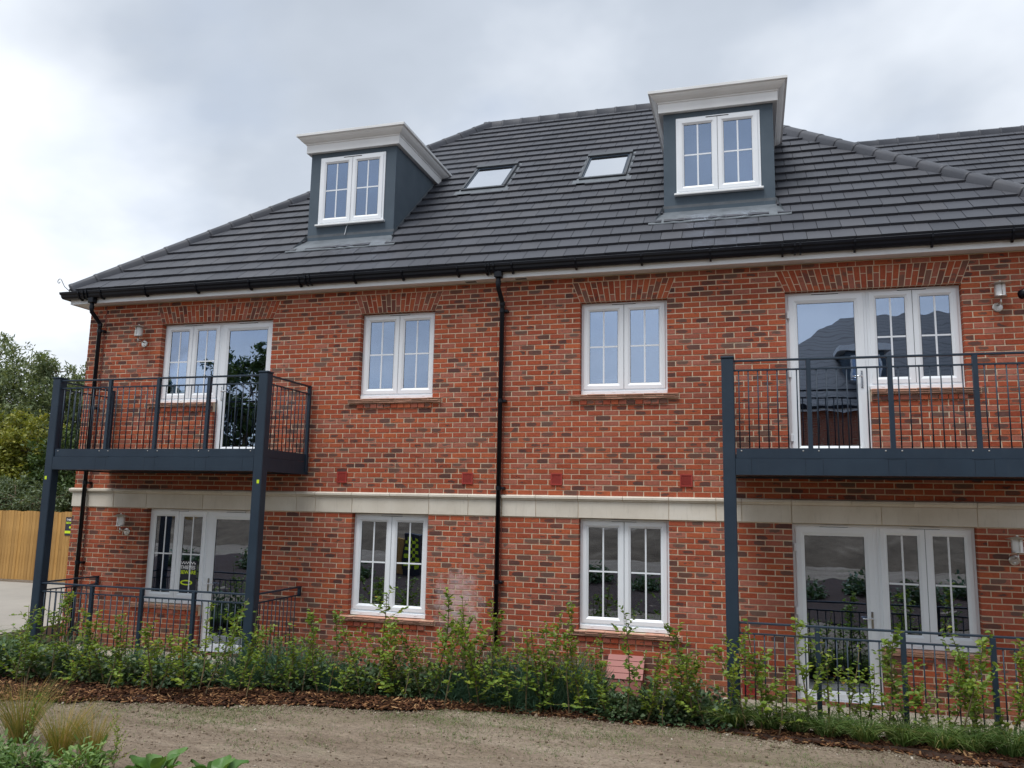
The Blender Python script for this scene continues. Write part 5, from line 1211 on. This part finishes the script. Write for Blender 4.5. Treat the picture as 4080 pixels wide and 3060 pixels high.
for j, (x, y, lab) in enumerate(((-1.10, -5.62, 'large-leaved green clump at the bottom edge, left of two'), (-0.55, -5.66, 'large-leaved green clump at the bottom edge, right of two'))):
    cl = thing('large_leaved_clump', lab, 'plant', (x, y, gz(x, y)), 'large-leaved clumps')
    for i in range(11):
        o_ = bpy.data.objects.new('leaf', BLM[(i*3+j) % 8]); COL.objects.link(o_); o_.parent = cl
        r_ = 0.02+0.05*(i % 3); a = i*2.4+j
        o_.location = (-r_*math.sin(a), r_*math.cos(a), 0.03+0.02*(i % 4)); o_.rotation_euler = (random.uniform(0.1, 0.75), random.uniform(-.25, .25), a); o_.scale = (random.uniform(0.75, 1.1),)*3

# ------------------------------------------------------------------ trees
def tree(name, label, x, y, z0, h, blobs, n, mat, lsz, seed, wid=0.5, group=None):
    rg = np.random.default_rng(seed); T = thing(name, label, 'tree', (x, y, z0), group)
    m_ = MB(); th = h*0.55
    pts = [(0.15*math.sin(2.1*t+seed), 0.12*math.sin(1.7*t+2*seed), th*t) for t in np.linspace(0, 1, 7)]
    m_.tube(pts, [0.035*h*(1-0.75*t)+0.02 for t in np.linspace(0, 1, 7)], 8)
    P = []; D = []; W_ = np.array([b[3]**2*b[4] for b in blobs]); W_ = W_/W_.sum()
    for b, w_ in zip(blobs, W_):
        k_ = int(n*w_); c_ = np.array(b[:3]); base = np.array(pts[int(rg.integers(3, 7))])
        m_.tube([tuple(base), tuple((base+c_)/2+rg.normal(0, 0.1, 3)), tuple(c_)], [0.014*h*0.6, 0.03, 0.01], 5, caps=False)
        nt_ = max(14, k_//90); a = rg.normal(0, 1, (nt_, 3)); a = unit(a); tips = c_+a*np.array([b[3], b[3], b[4]])*rg.uniform(0.62, 1.12, (nt_, 1))
        for tp in tips[:10]: m_.tube([tuple(c_), tuple((c_+tp)/2+rg.normal(0, 0.08, 3)), tuple(tp)], [0.022, 0.014, 0.005], 4, caps=False)
        idx_ = rg.integers(0, nt_, k_); u = rg.random((k_, 1))**0.7
        p = c_+(tips[idx_]-c_)*(0.45+0.62*u)+rg.normal(0, 0.11*b[3], (k_, 3))*(1.1-0.6*u)
        P.append(p); D.append((tips[idx_]-c_)*0.6+rg.normal(0, 0.6*b[3], (k_, 3)))
    P = np.concatenate(P); D = np.concatenate(D); k_ = len(P)
    v, f = leaf_cards(P, D, rg.uniform(0.7, 1.3, k_)*lsz, wid, 0.15, rg)
    m_.build('trunk', 'bark', T, at=(x, y, z0))
    cr = bpy.data.objects.new('crown', np_mesh('crown', v, f, mat, np.repeat(rg.random(k_), 6))); COL.objects.link(cr); cr.parent = T
    return T
tree('willow_tree', 'tall grey-green feathery tree rising behind the fence at the left', -24.5, 14.0, -2.4, 8.5, [(0.3, 0, 5.6, 2.3, 2.3), (-2.6, 0.5, 5.2, 2.2, 2.0), (2.6, 0.3, 5.0, 2.0, 1.9), (1.0, 0.4, 3.2, 2.4, 1.8), (3.9, -0.3, 3.2, 1.7, 1.8), (-1.5, 0, 7.4, 1.4, 1.2), (1.8, 0, 7.1, 1.1, 1.1), (4.8, 0, 5.0, 1.2, 1.4), (3.4, 0, 6.0, 1.1, 1.1)], 60000, 'leaf_willow', 0.17, 21, 0.32, 'trees behind the fence')
tree('yellow_green_tree', 'yellow-green bushy tree just above the fence at the left', -19.8, 9.4, -2.4, 5.2, [(-0.6, 0, 3.9, 1.5, 1.2), (0.9, 0.2, 3.6, 1.3, 1.1), (-2.0, 0.1, 3.4, 1.4, 1.2), (0.2, -0.3, 2.6, 1.7, 1.1), (-1.4, -0.3, 2.4, 1.5, 1.0)], 28000, 'leaf_yellow', 0.12, 22, 0.6, 'trees behind the fence')
tree('dark_green_tree', 'dark green leafy tree between the fence and the house corner', -17.2, 9.6, -2.4, 4.6, [(0.2, 0, 3.1, 1.3, 1.2), (1.5, 0.2, 2.9, 1.3, 1.2), (2.6, 0.4, 3.0, 1.2, 1.3), (0.8, -0.2, 2.1, 1.6, 1.0), (-0.9, 0, 2.2, 1.3, 1.0), (3.4, 0.3, 2.2, 1.3, 1.1)], 28000, 'leaf_tree', 0.13, 23, 0.5, 'trees behind the fence')
tree('grey_green_bush', 'grey-green bush leaning over the fence at the left photo edge', -19.5, 7.6, -2.4, 3.6, [(-0.6, 0, 2.4, 1.1, 0.7), (0.8, 0, 2.3, 1.0, 0.65), (2.2, 0.2, 2.2, 1.0, 0.6), (3.4, 0.2, 2.1, 0.9, 0.6)], 11000, 'leaf_willow', 0.10, 24, 0.4, 'trees behind the fence')
# what the panes mirror: trees and a house across the garden
for j, (x, y, h, lab) in enumerate(((-19.5, -22.0, 9.0, 'dark tree across the garden mirrored in the upper left door'), (-13.0, -25.0, 6.0, 'low dark tree across the garden mirrored in the left middle window'), (-26.5, -24.0, 8.0, 'dark tree at the end of the far fence'))):
    tree('garden_tree', lab, x, y, -1.2, h, [(0, 0, h*0.68, h*0.24, h*0.24), (h*0.2, 0, h*0.5, h*0.2, h*0.2), (-h*0.2, 0.2, h*0.5, h*0.22, h*0.2), (0, -h*0.1, h*0.38, h*0.26, h*0.16)], 9000, 'leaf_tree', 0.22, 40+j, 0.6, 'trees across the garden')
oh = thing('opposite_house', 'brick house with dark tiled roof across the garden, mirrored in the right windows', 'house', (14, -30, -1.1))
ox0, ox1, oy0, oy1 = 2.3, 22.0, -25.0, -36.0; oz = 4.2
def op(name, mats, *bxs): return part(name, mats, oh, *bxs)
op('wall', 'far_brick', (ox0, ox1, oy1, oy0, -1.8, oz))
m = MB(); e_ = 0.4; rr_ = (oy0-oy1)/2+e_; rz_ = oz+rr_*0.86
m.add([(ox0-e_, oy0+e_, oz), (ox1+e_, oy0+e_, oz), (ox1+e_, oy1-e_, oz), (ox0-e_, oy1-e_, oz), (ox0-e_+rr_, (oy0+oy1)/2, rz_), (ox1+e_-rr_, (oy0+oy1)/2, rz_)], [(1, 0, 4, 5), (2, 1, 5), (3, 2, 5, 4), (0, 3, 4), (0, 1, 2, 3)])
m.build('roof', 'far_tile', oh)
op('fascia', 'white_fascia', (ox0-e_, ox1+e_, oy0+e_-0.02, oy0+e_+0.01, oz-0.22, oz-0.02)); op('gutter', 'black_plastic', (ox0-e_, ox1+e_, oy0+e_+0.011, oy0+e_+0.12, oz-0.12, oz+0.01))
for x in (5.6, 8.6, 13.0, 17.5):
    for z in (1.5, -0.6):
        w_ = op('window', 'white_upvc', (x-0.65, x+0.65, oy0+0.002, oy0+0.05, z-0.75, z+0.75)); part('pane', 'glass', w_, (x-0.56, x-0.03, oy0+0.052, oy0+0.056, z-0.66, z+0.66), (x+0.03, x+0.56, oy0+0.052, oy0+0.056, z-0.66, z+0.66))
for x in (8.3, 15.0):
    d_ = op('dormer', 'dormer_render', (x-0.8, x+0.8, oy0-3.0, oy0-0.9, oz+0.6, oz+2.5)); part('cornice', 'cornice_white', d_, (x-1.0, x+1.0, oy0-3.2, oy0-0.7, oz+2.501, oz+2.8))
    w_ = part('window', 'white_upvc', d_, (x-0.6, x+0.6, oy0-0.898, oy0-0.86, oz+0.95, oz+2.3)); 
    part('pane', 'glass', d_, (x-0.52, x-0.03, oy0-0.858, oy0-0.854, oz+1.03, oz+2.22), (x+0.03, x+0.52, oy0-0.858, oy0-0.854, oz+1.03, oz+2.22))

su = thing('security_unit', 'navy and yellow chequered security unit on the garden, mirrored in the lower left middle window', 'security unit', (-5.1, -8.6, -2.06))
part('cabinet', 'sign_navy', su, (-5.34, -4.90, -8.95, -8.60, -2.1, -0.95), ch=0.01)
for i in range(4):
    for j in range(9):
        if (i+j) % 2: part('check', 'hi_vis', su, (-5.30+i*0.09, -5.21+i*0.09, -8.5995, -8.597, -1.85+j*0.09, -1.76+j*0.09))
part('side_panel', 'fence_timber', su, (-5.62, -5.36, -8.85, -8.65, -2.1, -1.1), ch=0.01)

# earth bank on the far side of the garden (mirrored in the lower panes), with self-sown shrubs
k = NT('dark_soil'); n_ = k.noise(1.2, 6, 0.65, 'World')
k.out(k.pbr(k.ramp(n_, [(0.3, (0.085, 0.062, 0.042)), (0.55, (0.16, 0.12, 0.082)), (0.75, (0.25, 0.195, 0.14))]), 0.95, 0, k.bump(k.noise(9, 6, 0.7, 'World'), 0.8, 0.06), 0.1))
gx_ = np.linspace(-34, 34, 120); gt_ = np.linspace(0, 1, 14); GX, GTT = np.meshgrid(gx_, gt_)
GYY = -13.0-8.5*GTT; GZZ = ground_z(GX, GYY)-0.03+np.sin(GTT*math.pi)**0.8*(0.75+0.22*np.sin(GX*0.45)+0.12*np.sin(GX*1.7))+0.05*vnoise(GX, GYY, 1.3, _G[1])
idx = np.arange(GX.size).reshape(GX.shape); fs = np.stack([idx[:-1, :-1], idx[1:, :-1], idx[1:, 1:], idx[:-1, 1:]], -1).reshape(-1, 4)
me = bpy.data.meshes.new('earth_bank'); me.from_pydata(np.stack([GX, GYY, GZZ], -1).reshape(-1, 3).tolist(), [], fs.tolist()); me.materials.append(MT['dark_soil']); me.polygons.foreach_set('use_smooth', [True]*len(fs))
tag(link('earth_bank', me), kind='structure')
# fixings on the steelwork, and the loose cable on the left dormer
for b in [o for o in COL.objects if o.name.startswith('balcony')]:
    sgn = 1 if b.location.x > 0 else -1
    for xa in (3.34, 4.03, 4.20, 4.91, 5.08, 5.79, 5.95, 6.72):
        m = MB(sgn); m.lathe((xa, YF+0.0235, 0.545), [(0, 0), (0.009, 0), (0.009, 0.005), (0, 0.007)], 8, 0, 'y'); m.build('bolt', 'steel', b)
    for xa in (3.45, 4.05, 4.24, 4.93, 5.11, 5.80, 5.99):
        part('seam', 'black_plastic', b, (xa-0.0015, xa+0.0015, YF+0.0034, YF+0.0046, 0.268, 0.452), sx=sgn)
dl = [o for o in COL.objects if o.name.startswith('dormer') and o.parent == house][-1]
m = MB(); m.tube([(-3.12, YD-0.01, 4.56), (-3.13, YD-0.03, 4.50), (-3.15, YD-0.015, 4.43), (-3.145, YD-0.05, 4.38)], 0.006, 6); m.build('cable', 'white_upvc', dl, True)

for j, (x, y, q_, pane) in enumerate(((-12.2, -8.6, 2.2, 'ground floor left window'), (-10.0, -8.9, 2.1, 'ground floor left door'), (-6.4, -8.0, 1.9, 'lower left middle window'), (-0.4, -8.9, 2.2, 'left sash of the lower right middle window'), (1.0, -8.2, 1.7, 'right sash of the lower right middle window'), (4.6, -8.3, 1.8, 'left half of the lower right door'), (5.9, -8.9, 2.2, 'right half of the lower right door'), (6.9, -8.2, 2.0, 'left sash of the lower right window'), (8.0, -9.0, 2.2, 'right sash of the lower right window'))):
    plant('garden_shrub', 'low garden shrub mirrored in the '+pane, 'shrub', LSH[j % 4], x, y, q_*0.85, group='shrubs on the near side of the garden', z=gz(x, y)-0.02)

# the near bed the photographer looks across
nbx = np.linspace(-14, 12, 90); nbt = np.linspace(0, 1, 14); NX, NTT = np.meshgrid(nbx, nbt)
NYY = (-5.55-0.25*np.clip((NX+1.5)/2, 0, 1)-0.12*np.sin(NX*1.9))*(1-NTT)+(-10.6)*NTT; NZ = ground_z(NX, NYY)+0.02*np.clip(NTT*10, 0, 1)+0.012+0.012*vnoise(NX, NYY, 3.0, _G[2])
idx = np.arange(NX.size).reshape(NX.shape); fs = np.stack([idx[:-1, :-1], idx[1:, :-1], idx[1:, 1:], idx[:-1, 1:]], -1).reshape(-1, 4)
me = bpy.data.meshes.new('planting_bed'); me.from_pydata(np.stack([NX, NYY, NZ], -1).reshape(-1, 3).tolist(), [], fs.tolist()); me.materials.append(MT['mulch_base']); me.polygons.foreach_set('use_smooth', [True]*len(fs))
tag(link('planting_bed', me), kind='structure')
